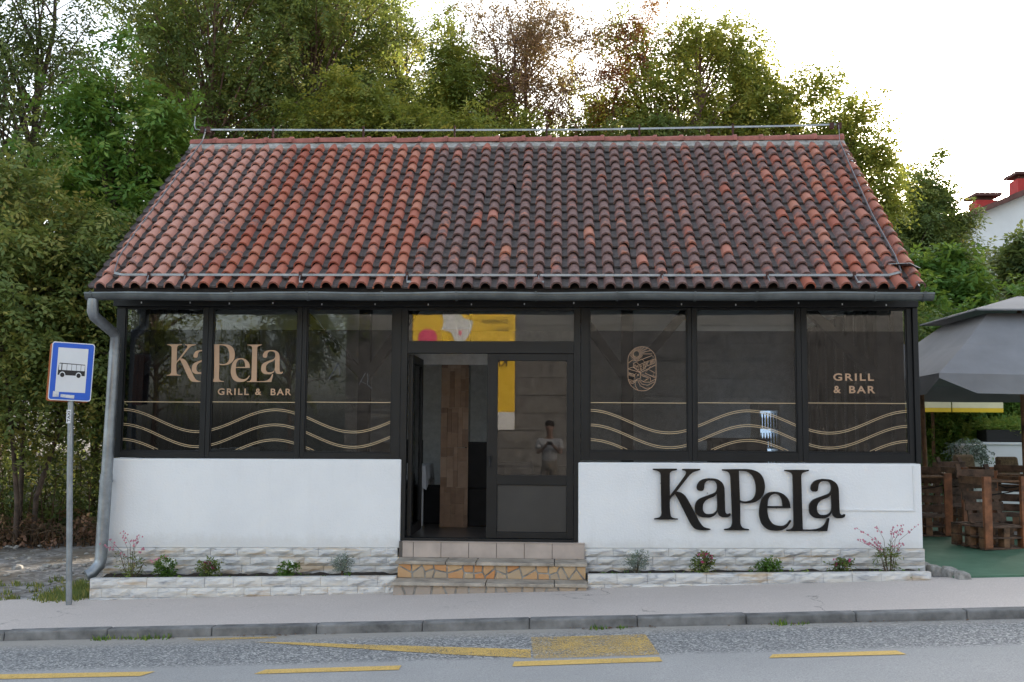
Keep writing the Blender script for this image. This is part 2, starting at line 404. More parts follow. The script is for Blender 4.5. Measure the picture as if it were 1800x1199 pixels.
def m_emit(name, c, s):
    m, n, l, b = nt(name); b.inputs['Base Color'].default_value = (*c, 1)
    b.inputs['Emission Color'].default_value = (*c, 1); b.inputs['Emission Strength'].default_value = s; return m
M['fridge_light'] = m_emit('lit_fridge_back', (.65, .82, 1.0), .45)
M['bottle'] = simple('green_bottle', (.05, .16, .06), .2, .2, 5, 0)
M['bottle_y'] = simple('yellow_bottle', (.45, .35, .06), .2, .2, 5, 0)
# ================================================================ the setting
def gz(x): return .135 + .0375 * max(-14, min(16, x))
rng = np.random.default_rng(7); random.seed(7)
KERB_Y = -2.12
def sheet(name, x0, x1, y0, y1, dz, mat, nx=40, ny=12, fn=None, kind='structure', label=None):
    xs = np.linspace(x0, x1, nx + 1); ys = np.linspace(y0, y1, ny + 1)
    v = [(x, y, gz(x) + dz + (fn(x, y) if fn else 0)) for y in ys for x in xs]
    q = [(j * (nx + 1) + i, j * (nx + 1) + i + 1, (j + 1) * (nx + 1) + i + 1, (j + 1) * (nx + 1) + i) for j in range(ny) for i in range(nx)]
    o = mesh_obj(name, np_mesh(name, v, q), mat); o['kind'] = kind
    if label: o['label'] = label
    return o
def smooth01(t): t = max(0, min(1, t)); return t * t * (3 - 2 * t)
def terrain(x, y):
    h = 0
    if x < -4.5:                                   # bank at the left, behind the gravel
        h += 1.5 * smooth01((y - 6.0) / 5) * smooth01((-5.0 - x) / 1.5)
        h += .05 * math.sin(x * 3.1) * math.sin(y * 2.3)
    h += 2.5 * smooth01((y - 16) / 30)
    return h
sheet('ground', -70, 70, -2.0, 110, -.03, M['ground'], 140, 110, terrain, label='gravel and earth ground around the small restaurant')
sheet('opposite_ground', -70, 70, -60, -8.8, -.10, M['ground'], 40, 10)
sheet('road', -70, 70, -9, KERB_Y + .02, -.075, M['road'], 140, 4, label='grey worn asphalt road')
sheet('pavement', -40, 40, KERB_Y + .13, -.30, 0, M['pave'], 80, 4, label='grey asphalt pavement in front of the restaurant')
kerb = bpy.data.objects.new('kerb', None); put(kerb, None); tag(kerb, 'long dark grey concrete kerb between road and pavement', None, kind='structure')
km = None
for i in range(-14, 15):
    x0 = -3.95 + .93 * (i + 0); 
    b = MB(); w = .9265
    b.hexa([(0, 0, -.2), (w, 0, -.2 + w * .0375), (w, .14, -.2 + w * .0375), (0, .14, -.2), (0, .012, .004), (w, .012, .004 + w * .0375), (w, .14, .006 + w * .0375), (0, .14, .006)])
    if km is None:
        km = b.mesh('kerb_stone'); km.materials.append(M['kerb'])
    o = bpy.data.objects.new('kerb_stone', km); o.location = (x0, KERB_Y + random.uniform(-.006, .006), gz(x0) + random.uniform(-.006, .004))
    o.rotation_euler = (0, random.uniform(-.004, .004), random.uniform(-.004, .004)); put(o, kerb)
    bv = o.modifiers.new('bevel', 'BEVEL'); bv.width = .014; bv.segments = 2
# painted markings
def marking(name, pts, wear, label, group=None):
    v = [(x, y, gz(x) - .071) for x, y in pts]
    b = MB(); b.add(v, [tuple(range(len(v)))[::-1]]); o = b.build(name, M['paint']); o['wear'] = wear
    if o.data.polygons[0].normal.z < 0: o.data.flip_normals()
    return tag(o, label, None, group, 'structure')
for i, p in enumerate([[(-4.75, -3.36), (-3.0, -3.38), (-3.06, -3.51), (-4.75, -3.52)], [(-2.21, -3.52), (-2.16, -3.39), (-1.15, -3.35), (-1.15, -3.48)],
          [(-.32, -3.45), (-.31, -3.30), (.77, -3.25), (.78, -3.39)], [(1.56, -3.35), (1.61, -3.24), (2.53, -3.20), (2.56, -3.33)], [(3.48, -3.25), (3.5, -3.13), (4.5, -3.1), (4.52, -3.22)]]):
    marking('yellow_dash', p, -.04, 'yellow painted dash along the road, number %s from the bus sign side' % ['one', 'two', 'three', 'four', 'five'][i], 'dashes of the bus bay line')
marking('yellow_zigzag', [(-2.55, -2.40), (-2.23, -2.44), (-1.27, -2.66), (-.20, -2.90), (-.19, -3.19), (-.78, -3.03), (-1.74, -2.69)], .03, 'slanting worn yellow stripe that runs into the painted block')
marking('yellow_block', [(-.21, -2.45), (.74, -2.43), (.78, -3.17), (-.17, -3.22)], .09, 'worn yellow painted block on the road below the steps')
marking('yellow_stripe', [(-3.2, -2.20), (-2.42, -2.19), (-2.40, -2.25), (-3.08, -2.29)], .06, 'faint yellow stripe close to the kerb')
# green terrace
b = MB(); tz = lambda x: gz(x) + .02
pts = [(4.0, .75), (4.12, .2), (4.05, -.38), (14, -.62), (14, 12), (4.0, 12)]
n_ = len(pts); b.add([(x, y, tz(x)) for x, y in pts] + [(x, y, tz(x) - .25) for x, y in pts], [tuple(range(n_))] + [(i, i + n_, (i + 1) % n_ + n_, (i + 1) % n_) for i in range(n_)])
o = b.build('terrace_floor', M['green']); tag(o, 'green painted terrace floor beside the restaurant', None, kind='structure')
b = MB()
for i in range(7):
    t = i / 6; x = 3.93 + .22 * t + .05 * math.sin(i * 2); y = .55 - .95 * t
    b.hexa([(x - .07, y - .1, gz(x) - .05), (x + .08, y - .1, gz(x) - .05), (x + .07, y + .07, gz(x) - .05), (x - .08, y + .08, gz(x) - .05),
            (x - .05, y - .08, gz(x) + .075), (x + .06, y - .08, gz(x) + .06), (x + .05, y + .06, gz(x) + .07), (x - .06, y + .06, gz(x) + .08)])
o = b.build('terrace_edging', M['mortar'], bevel=.015); tag(o, 'broken whitish concrete edging at the corner of the green terrace', 'edging')
# far wooded hill
nx, ny = 60, 20; v = []; hr = np.random.default_rng(3)
for j in range(ny + 1):
    for i in range(nx + 1):
        x = -60 + 200 * i / nx; y = 70 + 60 * j / ny
        v.append((x, y, 4 + 17 * smooth01(j / ny * 1.6) * (.75 + .25 * math.sin(x * .06 + 1)) + hr.uniform(-.9, .9)))
q = [(j * (nx + 1) + i, j * (nx + 1) + i + 1, (j + 1) * (nx + 1) + i + 1, (j + 1) * (nx + 1) + i) for j in range(ny) for i in range(nx)]
o = mesh_obj('hill', np_mesh('hill', v, q), M['hill']); o['kind'] = 'structure'; o['label'] = 'dark wooded hill far behind the trees'

# ================================================================ the restaurant
bld = thing('restaurant_building', 'small restaurant with red tiled roof, dark glazed front and white walls', 'building', (-.55, 2.3, .3))
zb = lambda x: .492 + .011 * x           # lower edge of the white walls
zs = lambda x: .245 + .0195 * x          # soil line in the planters
zt = lambda x: .275 + .0215 * x          # planter top
WT = 1.42
for x0, x1 in ((-4.95, -1.70), (.235, 3.89)):
    b = MB(); b.hexa([(x0, 0, zb(x0)), (x1, 0, zb(x1)), (x1, .24, zb(x1)), (x0, .24, zb(x0)), (x0, 0, WT - .004), (x1, 0, WT + .012), (x1, .24, WT + .012), (x0, .24, WT - .004)])
    b.build('wall', M['plaster'], bld, bevel=.012)
# side and back walls, floor, ceiling of the room
b = MB(); b.box(-4.95, -4.75, .26, 5.2, 0, 1.45); b.build('side_wall', M['plaster'], bld)
b = MB(); b.box(3.69, 3.89, .26, 5.2, .1, 1.45); b.build('side_wall', M['plaster'], bld)
b = MB(); b.box(-4.95, 3.89, 4.95, 5.15, .3, 3.36); b.build('back_wall', M['wallpaper'], bld)
b = MB(); b.box(-4.74, 3.68, .245, 4.94, .3, .555); b.box(-1.70, .235, -.04, .243, .3, .552); b.build('room_floor', M['floor_in'], bld)
b = MB(); b.box(-4.74, 3.68, .25, 4.94, 3.32, 3.36); b.build('ceiling', M['white'], bld)
b = MB(); b.box(-1.72, -.75, 1.42, 1.6, 2.56, 2.75); b.build('lintel', M['wallpaper'], bld)
# base wall under the plinth and below the door
b = MB(); b.box(-4.93, 3.87, .03, .24, -.4, .43); b.build('foundation', M['mortar'], bld)
# side windows: bars and panes
for sx, xs in ((-1, -4.85), (1, 3.79)):
    for k in range(11):
        y = .34 + k * .46
        b = MB(); b.box(xs - .05, xs + .05, y - .045, y + .045, 1.455, 3.3); b.build('side_bar', M['frame'], bld)
        if k < 10:
            b = MB(); b.box(xs - .004, xs + .004, y + .046, y + .414, 1.455, 3.3); b.build('side_pane', M['glass'], bld)
# timber posts with knee braces right behind the glass
def post(x, braces):
    b = MB(); b.box(x - .065, x + .065, .30, .43, .56, 3.3)
    for s, L in braces:
        b.beam((x + s * .04, .365, 2.38), (x + s * L, .365, 3.18), .1, .12, up=(0, 1, 0))
    b.build('timber_post', M['timber'], bld)
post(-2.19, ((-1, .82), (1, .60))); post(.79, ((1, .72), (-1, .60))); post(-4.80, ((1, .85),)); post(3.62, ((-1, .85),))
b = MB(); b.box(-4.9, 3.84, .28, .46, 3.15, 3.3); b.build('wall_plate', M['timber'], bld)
# head board under the eaves, corner boards
b = MB(); b.box(-4.97, 3.90, -.03, .06, 3.112, 3.32); b.build('head_board', M['frame'], bld, bevel=.004)
for i in range(16):
    x = -4.75 + i * .56 + random.uniform(-.12, .12); z = 3.135 + random.uniform(-.012, .012)
    MB().box(x, x + .012, -.034, -.031, z, z + .02).build('screw_cap', M['white'], bld)
b = MB(); b.box(3.845, 3.90, .0, .10, 1.435, 3.111); b.build('corner_board', M['frame'], bld, bevel=.004)

# ---- letters of the logotype, outlines as drawn
GL = {
 'K': [[(38,76),(248,74),(251,80),(245,86),(215,91),(195,102),(186,125),(186,318),(325,130),(333,108),(325,92),(300,85),(298,76),(455,74),(456,81),(440,87),(402,98),(375,115),(350,142),(245,275),(283,283),(318,308),(348,352),(420,490),(450,545),(485,584),(540,599),(541,604),(510,610),(465,610),(410,600),(375,565),(345,512),(270,360),(233,293),(187,346),(188,460),(194,490),(205,503),(228,510),(255,512),(255,519),(50,521),(48,514),(80,508),(103,495),(113,468),(112,440),(108,140),(103,110),(80,93),(40,84)]],
 'a': [[(425,235),(433,205),(460,175),(500,160),(545,156),(600,162),(645,190),(664,228),(668,270),(671,430),(675,455),(686,468),(700,468),(712,461),(720,465),(715,481),(695,492),(670,494),(640,492),(618,476),(605,440),(585,474),(545,496),(505,498),(455,493),(417,463),(408,420),(413,378),(440,342),(490,318),(545,298),(588,278),(603,245),(601,205),(582,178),(548,173),(515,178),(494,203),(489,238),(483,257),(470,265),(455,265),(437,261),(428,250)],
       [(603,284),(577,312),(530,332),(500,351),(481,378),(475,410),(479,443),(500,466),(535,470),(570,463),(596,440),(604,405)]],
 'P': [[(650,76),(850,72),(920,79),(978,107),(1010,155),(1022,215),(1013,280),(980,330),(930,360),(870,370),(830,369),(803,361),(803,535),(809,568),(830,589),(878,598),(878,606),(662,607),(662,600),(700,592),(724,575),(733,545),(733,480),(723,150),(717,115),(695,93),(652,84)],
       [(795,86),(860,91),(910,122),(937,180),(945,240),(937,300),(908,339),(860,355),(825,354),(802,346)]],
 'e': [[(1243,407),(1233,350),(1200,302),(1155,276),(1110,269),(1045,281),(995,335),(972,420),(973,490),(995,553),(1040,594),(1105,607),(1168,600),(1213,571),(1247,521),(1241,514),(1232,518),(1212,546),(1180,564),(1140,566),(1088,549),(1053,500),(1041,440),(1041,409)],
       [(1042,395),(1049,338),(1073,299),(1110,285),(1146,297),(1168,335),(1176,394)]],
 'L': [[(1197,76),(1408,74),(1407,82),(1370,92),(1348,106),(1341,132),(1346,595),(1420,595),(1488,584),(1535,552),(1562,500),(1571,493),(1580,497),(1558,605),(1207,608),(1207,600),(1245,592),(1264,574),(1270,545),(1268,130),(1260,105),(1235,92),(1197,84)]],
}
GL['A'] = [[(x + 998, y - 3) for x, y in o_] for o_ in GL['a']]
def smooth_outline(pts, sub=4):
    n = len(pts); P = [Vector(p) for p in pts]; out = []
    corner = []
    for i in range(n):
        a = (P[i] - P[i - 1]); b_ = (P[(i + 1) % n] - P[i]); corner.append(a.angle(b_) > R(48) if a.length and b_.length else True)
    for i in range(n):
        p1, p2 = P[i], P[(i + 1) % n]; d = (p2 - p1)
        t1 = d if corner[i] else (P[(i + 1) % n] - P[i - 1]) * .5
        t2 = d if corner[(i + 1) % n] else (P[(i + 2) % n] - p1) * .5
        L = d.length
        if t1.length > L: t1 = t1.normalized() * L
        if t2.length > L: t2 = t2.normalized() * L
        for k in range(sub):
            s = k / sub; h00 = 2 * s**3 - 3 * s**2 + 1; h10 = s**3 - 2 * s**2 + s; h01 = -2 * s**3 + 3 * s**2; h11 = s**3 - s**2
            out.append(p1 * h00 + t1 * h10 + p2 * h01 + t2 * h11)
    return out
def filled(name, outlines, extrude, bevel=0):
    cu = bpy.data.curves.new(name, 'CURVE'); cu.dimensions = '2D'; cu.fill_mode = 'BOTH'; cu.extrude = extrude; cu.bevel_depth = bevel
    for o_ in outlines:
        sp = cu.splines.new('POLY'); sp.points.add(len(o_) - 1); sp.use_cyclic_u = True
        for p, q_ in zip(sp.points, o_): p.co = (q_[0], q_[1], 0, 1)
    t = bpy.data.objects.new('tmp', cu); col.objects.link(t)
    me = bpy.data.meshes.new_from_object(t.evaluated_get(bpy.context.evaluated_depsgraph_get()))
    bpy.data.objects.remove(t); bpy.data.curves.remove(cu); me.materials.clear(); return me
UP = Matrix.Rotation(R(90), 4, 'X')           # drawing plane (x,y) -> facade plane (x,z), front towards -Y
def logo(ch, x0, ztop, scale, y, extrude, mat, parent, name='letter', bevel=0):
    outl = [[((p.x - 38) * scale, -(p.y - 74) * scale) for p in smooth_outline(o_)] for o_ in GL[ch]]
    me = filled(name, outl, extrude, bevel)
    return mesh_obj(name, me, mat, parent, mw=Matrix.Translation((x0, y, ztop)) @ UP)
def text_mesh(txt, height, spacing=1.0, bold=0.0):
    cu = bpy.data.curves.new('txt', 'FONT'); cu.body = txt; cu.size = 1; cu.space_character = spacing; cu.offset = bold; cu.extrude = 0
    cu.resolution_u = 4
    t = bpy.data.objects.new('tmp', cu); col.objects.link(t); bpy.context.view_layer.update()
    me = bpy.data.meshes.new_from_object(t.evaluated_get(bpy.context.evaluated_depsgraph_get()))
    bpy.data.objects.remove(t); bpy.data.curves.remove(cu); me.materials.clear()
    co = np.empty(len(me.vertices) * 3, np.float32); me.vertices.foreach_get('co', co); co = co.reshape(-1, 3)
    co[:, :2] -= co[:, :2].min(0); co *= height / co[:, 1].max(); me.vertices.foreach_set('co', co.ravel()); me.update()
    return me, float(co[:, 0].max())
def flat_text(txt, x0, x1, z0, height, y, mat, parent, name='lettering', bold=.02, spacing=1.25):
    me, w = text_mesh(txt, height, spacing, bold)
    return mesh_obj(name, me, mat, parent, mw=Matrix.Translation((x0, y, z0)) @ UP @ Matrix.Diagonal(((x1 - x0) / w, 1, 1, 1)))
def ribbon(b, pts, w, y):                      # thin flat line in the facade plane
    P = [Vector((p[0], p[1])) for p in pts]; L = []; Rr = []
    for i, p in enumerate(P):
        d = (P[min(i + 1, len(P) - 1)] - P[max(i - 1, 0)]).normalized(); nrm = Vector((-d.y, d.x)) * w / 2
        L.append(p + nrm); Rr.append(p - nrm)
    v = [(p.x, y, p.y) for p in L] + [(p.x, y, p.y) for p in Rr]; k = len(P)
    b.add(v, [(i, i + k, i + k + 1, i + 1) for i in range(k - 1)])

# ---- windows
def framed(name, x0, x1, z0, z1, px0, px1, pz0, pz1, y0, y1, parent):
    b = MB()
    b.box(x0, px0, y0, y1, z0, z1); b.box(px1, x1, y0, y1, z0, z1); b.box(px0, px1, y0, y1, z0, pz0); b.box(px0, px1, y0, y1, pz1, z1)
    # glazing bead, set back
    g = .014
    b.box(px0, px0 + g, y0 + .012, y0 + .03, pz0, pz1); b.box(px1 - g, px1, y0 + .012, y0 + .03, pz0, pz1)
    b.box(px0 + g, px1 - g, y0 + .012, y0 + .03, pz0, pz0 + g); b.box(px0 + g, px1 - g, y0 + .012, y0 + .03, pz1 - g, pz1)
    return b.build(name, M['frame'], parent, bevel=.003)
FILM_Z, GY = 2.857, .058
def waves(b, xa, xb, z_lo, base, x_peak, period, amp, step):
    for k in range(3):
        for off in (0, -.019):
            run = []
            for i in range(61):
                x = xa + .012 + (xb - xa - .024) * i / 60
                z = base - k * step + off + amp * (math.cos(2 * math.pi * (x - x_peak) / period) - 1)
                if z > z_lo + .02: run.append((x, z))
                elif len(run) > 1: ribbon(b, run, .0065, GY - .0075); run = []
                else: run = []
            if len(run) > 1: ribbon(b, run, .0065, GY - .0075)
wins = []
spec = [(-4.95, -3.902, -4.85, -3.955), (-3.898, -2.838, -3.848, -2.888), (-2.834, -1.724, -2.785, -1.822),
        (.262, 1.470, .357, 1.424), (1.474, 2.653, 1.520, 2.602), (2.657, 3.843, 2.709, 3.788)]
for i, (x0, x1, px0, px1) in enumerate(spec):
    zl = 1.427 if i < 3 else 1.437; pz0 = 1.497 if i < 3 else 1.538; pz1 = 3.098
    w = framed('window', x0, x1, zl, 3.111, px0, px1, pz0, pz1, .03, .09, bld); wins.append(w)
    MB().box(px0 + .001, px1 - .001, GY, GY + .006, pz0 + .001, pz1 - .001).build('pane', M['glass'], w)
    MB().add([(px0 + .002, GY - .003, pz0 + .002), (px1 - .002, GY - .003, pz0 + .002), (px1 - .002, GY - .003, FILM_Z), (px0 + .002, GY - .003, FILM_Z)], [(0, 1, 2, 3)]).build('tinted_film', M['film'], w)
    b = MB(); lz = 2.045 + .004 * (px0 + 4.85)
    ribbon(b, [(px0 + .004, lz), (px1 - .004, lz)], .008, GY - .0075)
    if i < 3: waves(b, px0, px1, pz0, lz - .075, -4.86, 1.74, .122, .166)
    else: waves(b, px0, px1, pz0, lz - .075, .36, 1.72, .120, .160)
    b.build('wave_lines', M['goldline'], w)
GS = 1.325 / 1682
for ch in 'KaPeLA':
    o = logo(ch, -4.372, 2.692, GS, GY - .008, .0006, M['gold'], wins[0 if ch in 'Ka' else 1], 'logo_letter')
flat_text('GRILL', -3.778, -3.425, 2.127, .073, GY - .008, M['gold'], wins[1]); flat_text('&', -3.355, -3.285, 2.127, .073, GY - .008, M['gold'], wins[1]); flat_text('BAR', -3.18, -2.948, 2.127, .073, GY - .008, M['gold'], wins[1])
flat_text('GRILL', 2.998, 3.433, 2.318, .08, GY - .008, M['gold'], wins[5]); flat_text('&', 2.998, 3.075, 2.183, .08, GY - .008, M['gold'], wins[5]); flat_text('BAR', 3.165, 3.442, 2.183, .08, GY - .008, M['gold'], wins[5])
# emblem: oval with sun, houses, path and waves (drawn in 1090-unit space)
EM = []
cx_, top, bot, rad = 533, 207, 1057, 268
EM.append([(cx_ + rad * math.cos(a), top + rad - rad * math.sin(a)) for a in np.linspace(0, math.pi, 20)] + [(cx_ + rad * math.cos(a), bot - rad - rad * math.sin(a)) for a in np.linspace(math.pi, 2 * math.pi, 20)] + [(cx_ + rad, top + rad)])
EM.append([(428 + 62 * math.cos(a), 347 + 62 * math.sin(a)) for a in np.linspace(0, 2 * math.pi, 22)])
for k in range(26):
    a = 2 * math.pi * k / 26
    r1 = 125
    if -1.45 < math.atan2(math.sin(a), math.cos(a)) < .12: r1 = 165 + 140 * max(0, math.cos(a + .2))
    ex, ey = 428 + r1 * math.cos(a), 347 + r1 * math.sin(a)
    r_ = r1
    def inside(px_, py_): cyy = min(max(py_, top + rad), bot - rad); return math.hypot(px_ - cx_, py_ - cyy) < rad - 4
    while r_ > 80 and not inside(428 + r_ * math.cos(a), 347 + r_ * math.sin(a)): r_ -= 4
    EM.append([(428 + 72 * math.cos(a), 347 + 72 * math.sin(a)), (428 + r_ * math.cos(a), 347 + r_ * math.sin(a))])
EM += [[(275,525),(350,465),(430,480)], [(430,490),(540,450),(590,510),(480,560),(430,505),(370,530),(372,600),(470,655),(478,560)], [(590,510),(600,625),(480,690),(475,650)],
       [(540,450),(725,378),(785,440),(590,505)], [(785,440),(775,520),(600,590)], [(275,630),(360,600),(465,680),(505,700),(500,820)], [(275,640),(455,690),(395,745),(275,710)], [(395,745),(395,870),(275,840)], [(455,690),(505,715)],
       [(400,870),(440,830),(500,820)], [(510,705),(640,640),(790,560)], [(700,580),(650,640),(770,705),(740,760),(800,790)], [(640,650),(590,715),(790,810)], [(510,730),(690,800),(560,880)], [(520,760),(660,810),(600,850)], [(690,800),(700,870)],
       [(440,840),(400,890),(405,960),(450,1040)], [(445,850),(500,960),(600,1010),(690,1000)], [(470,850),(540,930),(640,950),(770,880)], [(490,840),(570,890),(680,890),(790,830)], [(300,900),(350,920),(400,890)], [(275,860),(330,890),(390,875)]]
for (wx, wy) in [(400,575),(440,590),(510,590),(565,560),(510,640),(565,610),(625,510),(655,495),(705,480),(740,465),(625,545),(705,515),(740,500),(295,745),(330,760),(368,772),(455,755)]:
    EM.append([(wx - 10, wy - 14), (wx + 10, wy - 18), (wx + 10, wy + 12), (wx - 10, wy + 16), (wx - 10, wy - 14)])
b = MB(); es = .485 / 850
for ln in EM: ribbon(b, [(.778 + (x - 265) * es, 2.682 - (y - 207) * es) for x, y in ln], .0048, GY - .0078)
b.build('emblem', M['gold'], wins[3])

b = MB()
def chalk(pts, w): ribbon(b, [(-2.76 + (545 + u / 11.31 - 537) * .00628, 2.857 - (580 + v / 11.31 - 581) * .00636) for u, v in pts], w, GY - .0074)
chalk([(325, 985), (400, 850), (500, 675)], .013); chalk([(500, 675), (530, 740), (545, 900)], .011); chalk([(930, 1100), (990, 980), (1060, 860)], .008); chalk([(1100, 870), (1110, 980), (1105, 1090), (1190, 1170)], .010); chalk([(975, 1030), (1080, 1080)], .006)
b.build('chalk_smear', M['sticker_grey'], wins[2])
# ---- entrance
ent = MB()
ent.box(-1.722, -1.652, .02, .10, .556, 3.111); ent.box(.186, .258, .02, .10, .556, 3.111); ent.box(-1.651, .185, .02, .10, 2.60, 2.735); ent.box(-1.651, .185, .02, .10, 3.076, 3.111)
ent.box(-1.651, .185, .0, .12, .553, .585)
ent = ent.build('door_frame', M['frame'], bld, bevel=.003)
MB().box(-1.65, .184, .058, .064, 2.736, 3.075).build('transom_pane', M['glass'], ent)
leaf = MB(); x0, x1 = -.765, .184
leaf.box(x0, x0 + .115, .035, .095, .59, 2.598); leaf.box(x1 - .075, x1, .035, .095, .59, 2.598)
leaf.box(x0 + .115, x1 - .075, .035, .095, 2.52, 2.598); leaf.box(x0 + .115, x1 - .075, .035, .095, 1.165, 1.27); leaf.box(x0 + .115, x1 - .075, .035, .095, .59, .655)
leaf = leaf.build('door', M['frame'], bld, bevel=.003)
MB().box(x0 + .116, x1 - .076, .058, .064, 1.271, 2.519).build('pane', M['doorglass'], leaf)
MB().box(x0 + .116, x1 - .076, .055, .075, .656, 1.164).build('lower_panel', M['pvc'], leaf, bevel=.003)
b = MB(); b.box(x0 + .02, x0 + .05, .0, .034, 1.45, 1.48); b.tube([(x0 + .035, .0, 1.465), (x0 + .035, -.02, 1.465), (x0 + .035, -.02, 1.36)], .009, 8); b.build('handle', M['frame'], leaf)
# open left leaf, swung inwards against the reveal
b = MB(); b.box(-1.645, -1.60, .11, .98, .59, .69); b.box(-1.645, -1.60, .11, .98, 2.50, 2.59); b.box(-1.645, -1.60, .11, .20, .69, 2.5); b.box(-1.645, -1.60, .89, .98, .69, 2.5)
ol = b.build('open_door', M['frame'], bld, bevel=.003)
MB().box(-1.625, -1.619, .201, .889, .691, 2.499).build('pane', M['glass'], ol)

# ---- roof
EY, EZ, RY, RZ = -.50, 3.225, 2.30, 5.58
SL = math.hypot(RY - EY, RZ - EZ); ANG = math.atan2(RZ - EZ, RY - EY)
RXF = Matrix.Rotation(ANG, 4, 'X')
def on_roof(x, v, h=0): return Vector((x, EY + v * math.cos(ANG) - h * math.sin(ANG), EZ + v * math.sin(ANG) + h * math.cos(ANG)))
X0, X1, NC, NR = -5.02, 3.80, 47, 17
b = MB()
def slab(b, v0, v1, h0, h1):
    b.hexa([on_roof(X0 + .03, v0, h0), on_roof(X1 - .03, v0, h0), on_roof(X1 - .03, v1, h0), on_roof(X0 + .03, v1, h0), on_roof(X0 + .03, v0, h1), on_roof(X1 - .03, v0, h1), on_roof(X1 - .03, v1, h1), on_roof(X0 + .03, v1, h1)])
slab(b, .03, SL, -.06, -.004)
roof = b.build('roof', M['deck'], bld)
b = MB(); b.hexa([(X0, RY, RZ - .06), (X1, RY, RZ - .06), (X1, 5.5, 3.15), (X0, 5.5, 3.15), (X0, RY, RZ), (X1, RY, RZ), (X1, 5.5, 3.22), (X0, 5.5, 3.22)]); b.build('back_slope', M['ridge'], roof)
for xg in (-4.93, 3.74):      # gable ends
    b = MB(); b.add([(xg, -.2, 3.32), (xg, RY, 5.5), (xg, 5.2, 3.3), (xg + .12, -.2, 3.32), (xg + .12, RY, 5.5), (xg + .12, 5.2, 3.3)], [(0, 1, 2), (5, 4, 3), (0, 3, 4, 1), (1, 4, 5, 2), (2, 5, 3, 0)]); b.build('gable', M['plaster'], bld)
PW = (X1 - X0) / NC; EXP = (SL - .06) / NR; TL = EXP + .07
def tile_geo():
    def prof(k, lift):
        br = PW * .315 * k; bc = PW * .205
        p = [(-PW * .5, .018 + lift), (-PW * .45, .0 + lift), (bc - br - .006, .0 + lift)]
        for j in range(7):
            a = math.pi - math.pi * j / 6; p.append((bc + br * math.cos(a), .004 + br * 1.02 * math.sin(a) + lift))
        p.append((PW * .53, .004 + lift)); return p
    th = .020; A = prof(1.04, .044); B = prof(.90, 0.); n_ = len(A)
    vv = [(x, 0, z) for x, z in A] + [(x, TL, z) for x, z in B]
    vv += [(x, -.001, z) for x, z in A] + [(PW * .205 + (x - PW * .205) * .84 if j >= 3 and j <= 9 else x, -.001, z - th) for j, (x, z) in enumerate(A)]
    ff = []; mm = []
    for i in range(n_ - 1):
        ff.append((i, i + 1, n_ + i + 1, n_ + i)); mm.append(0 if 2 <= i <= 8 else 1)
    for i in range(n_ - 1):
        ff.append((3 * n_ + i, 3 * n_ + i + 1, 2 * n_ + i + 1, 2 * n_ + i)); mm.append(0 if 2 <= i <= 8 else 1)
    return vv, ff, mm
tv, tf, tm = tile_geo()
tile_me = bpy.data.meshes.new('roof_tile'); tile_me.from_pydata(tv, [], tf); tile_me.polygons.foreach_set('material_index', tm)
tile_me.polygons.foreach_set('use_smooth', [True] * len(tf)); tile_me.update(); tile_me.materials.append(M['rooftile']); tile_me.materials.append(M['pan'])
def tile_state(c, r):
    bound = 17.8 + .12 * r * (1 if r < 9 else .9) - 1.2
    bound = 17.2 + .05 * r
    if c < bound: clean = random.choice([.86, .92, 1., 1., 1., .95]) if random.random() > .07 else .45
    else:
        t = max(0, (c - 36) / 11.); clean = .27 + random.uniform(-.08, .13) + .16 * t
        if random.random() < .03 + .22 * t * (1 if r < 14 else .4): clean = .9
    pale = max(0, min(.9, (6.3 - c + .10 * r) / 3.)) if c < 9 else (.25 * random.random() if c < bound else .45 * random.random())
    return clean, random.random(), pale
INDIV = 6
jv, jf, jm, jc, jr, jp = [], [], [], [], [], []
tvn = np.array(tv)
for r in range(NR):
    for c in range(NC):
        x = X0 + PW * (c + .5) + random.uniform(-.004, .004); v = .0 + r * EXP + random.uniform(-.010, .010) - (.022 if random.random() < .04 and r else 0)
        cl, rn, pl = tile_state(c, r)
        mw = Matrix.Translation(on_roof(x, v, .002 + random.uniform(0, .004))) @ RXF @ Matrix.Rotation(random.gauss(0, .022), 4, 'Z') @ Matrix.Rotation(random.gauss(0, .018), 4, 'Y')
        if r < INDIV:
            o = bpy.data.objects.new('roof_tile', tile_me); o.matrix_basis = mw; o['clean'] = cl; o['rnd'] = rn; o['pale'] = pl; put(o, roof)
        else:
            m_ = np.array(mw); off = len(jv)
            jv.extend((tvn @ m_[:3, :3].T + m_[:3, 3]).tolist()); jf += [tuple(i + off for i in f) for f in tf]; jm += tm
            jc += [cl] * len(tf); jr += [rn] * len(tf); jp += [pl] * len(tf)
me = bpy.data.meshes.new('roof_tiles'); me.from_pydata(jv, [], jf); me.polygons.foreach_set('material_index', jm); me.polygons.foreach_set('use_smooth', [True] * len(jf))
for nm, d in (('clean', jc), ('rnd', jr), ('pale', jp)): me.attributes.new(nm, 'FLOAT', 'FACE').data.foreach_set('value', d)
me.update(); o = mesh_obj('roof_tiles', me, [M['rooftile'], M['pan']], roof); o['kind'] = 'stuff'
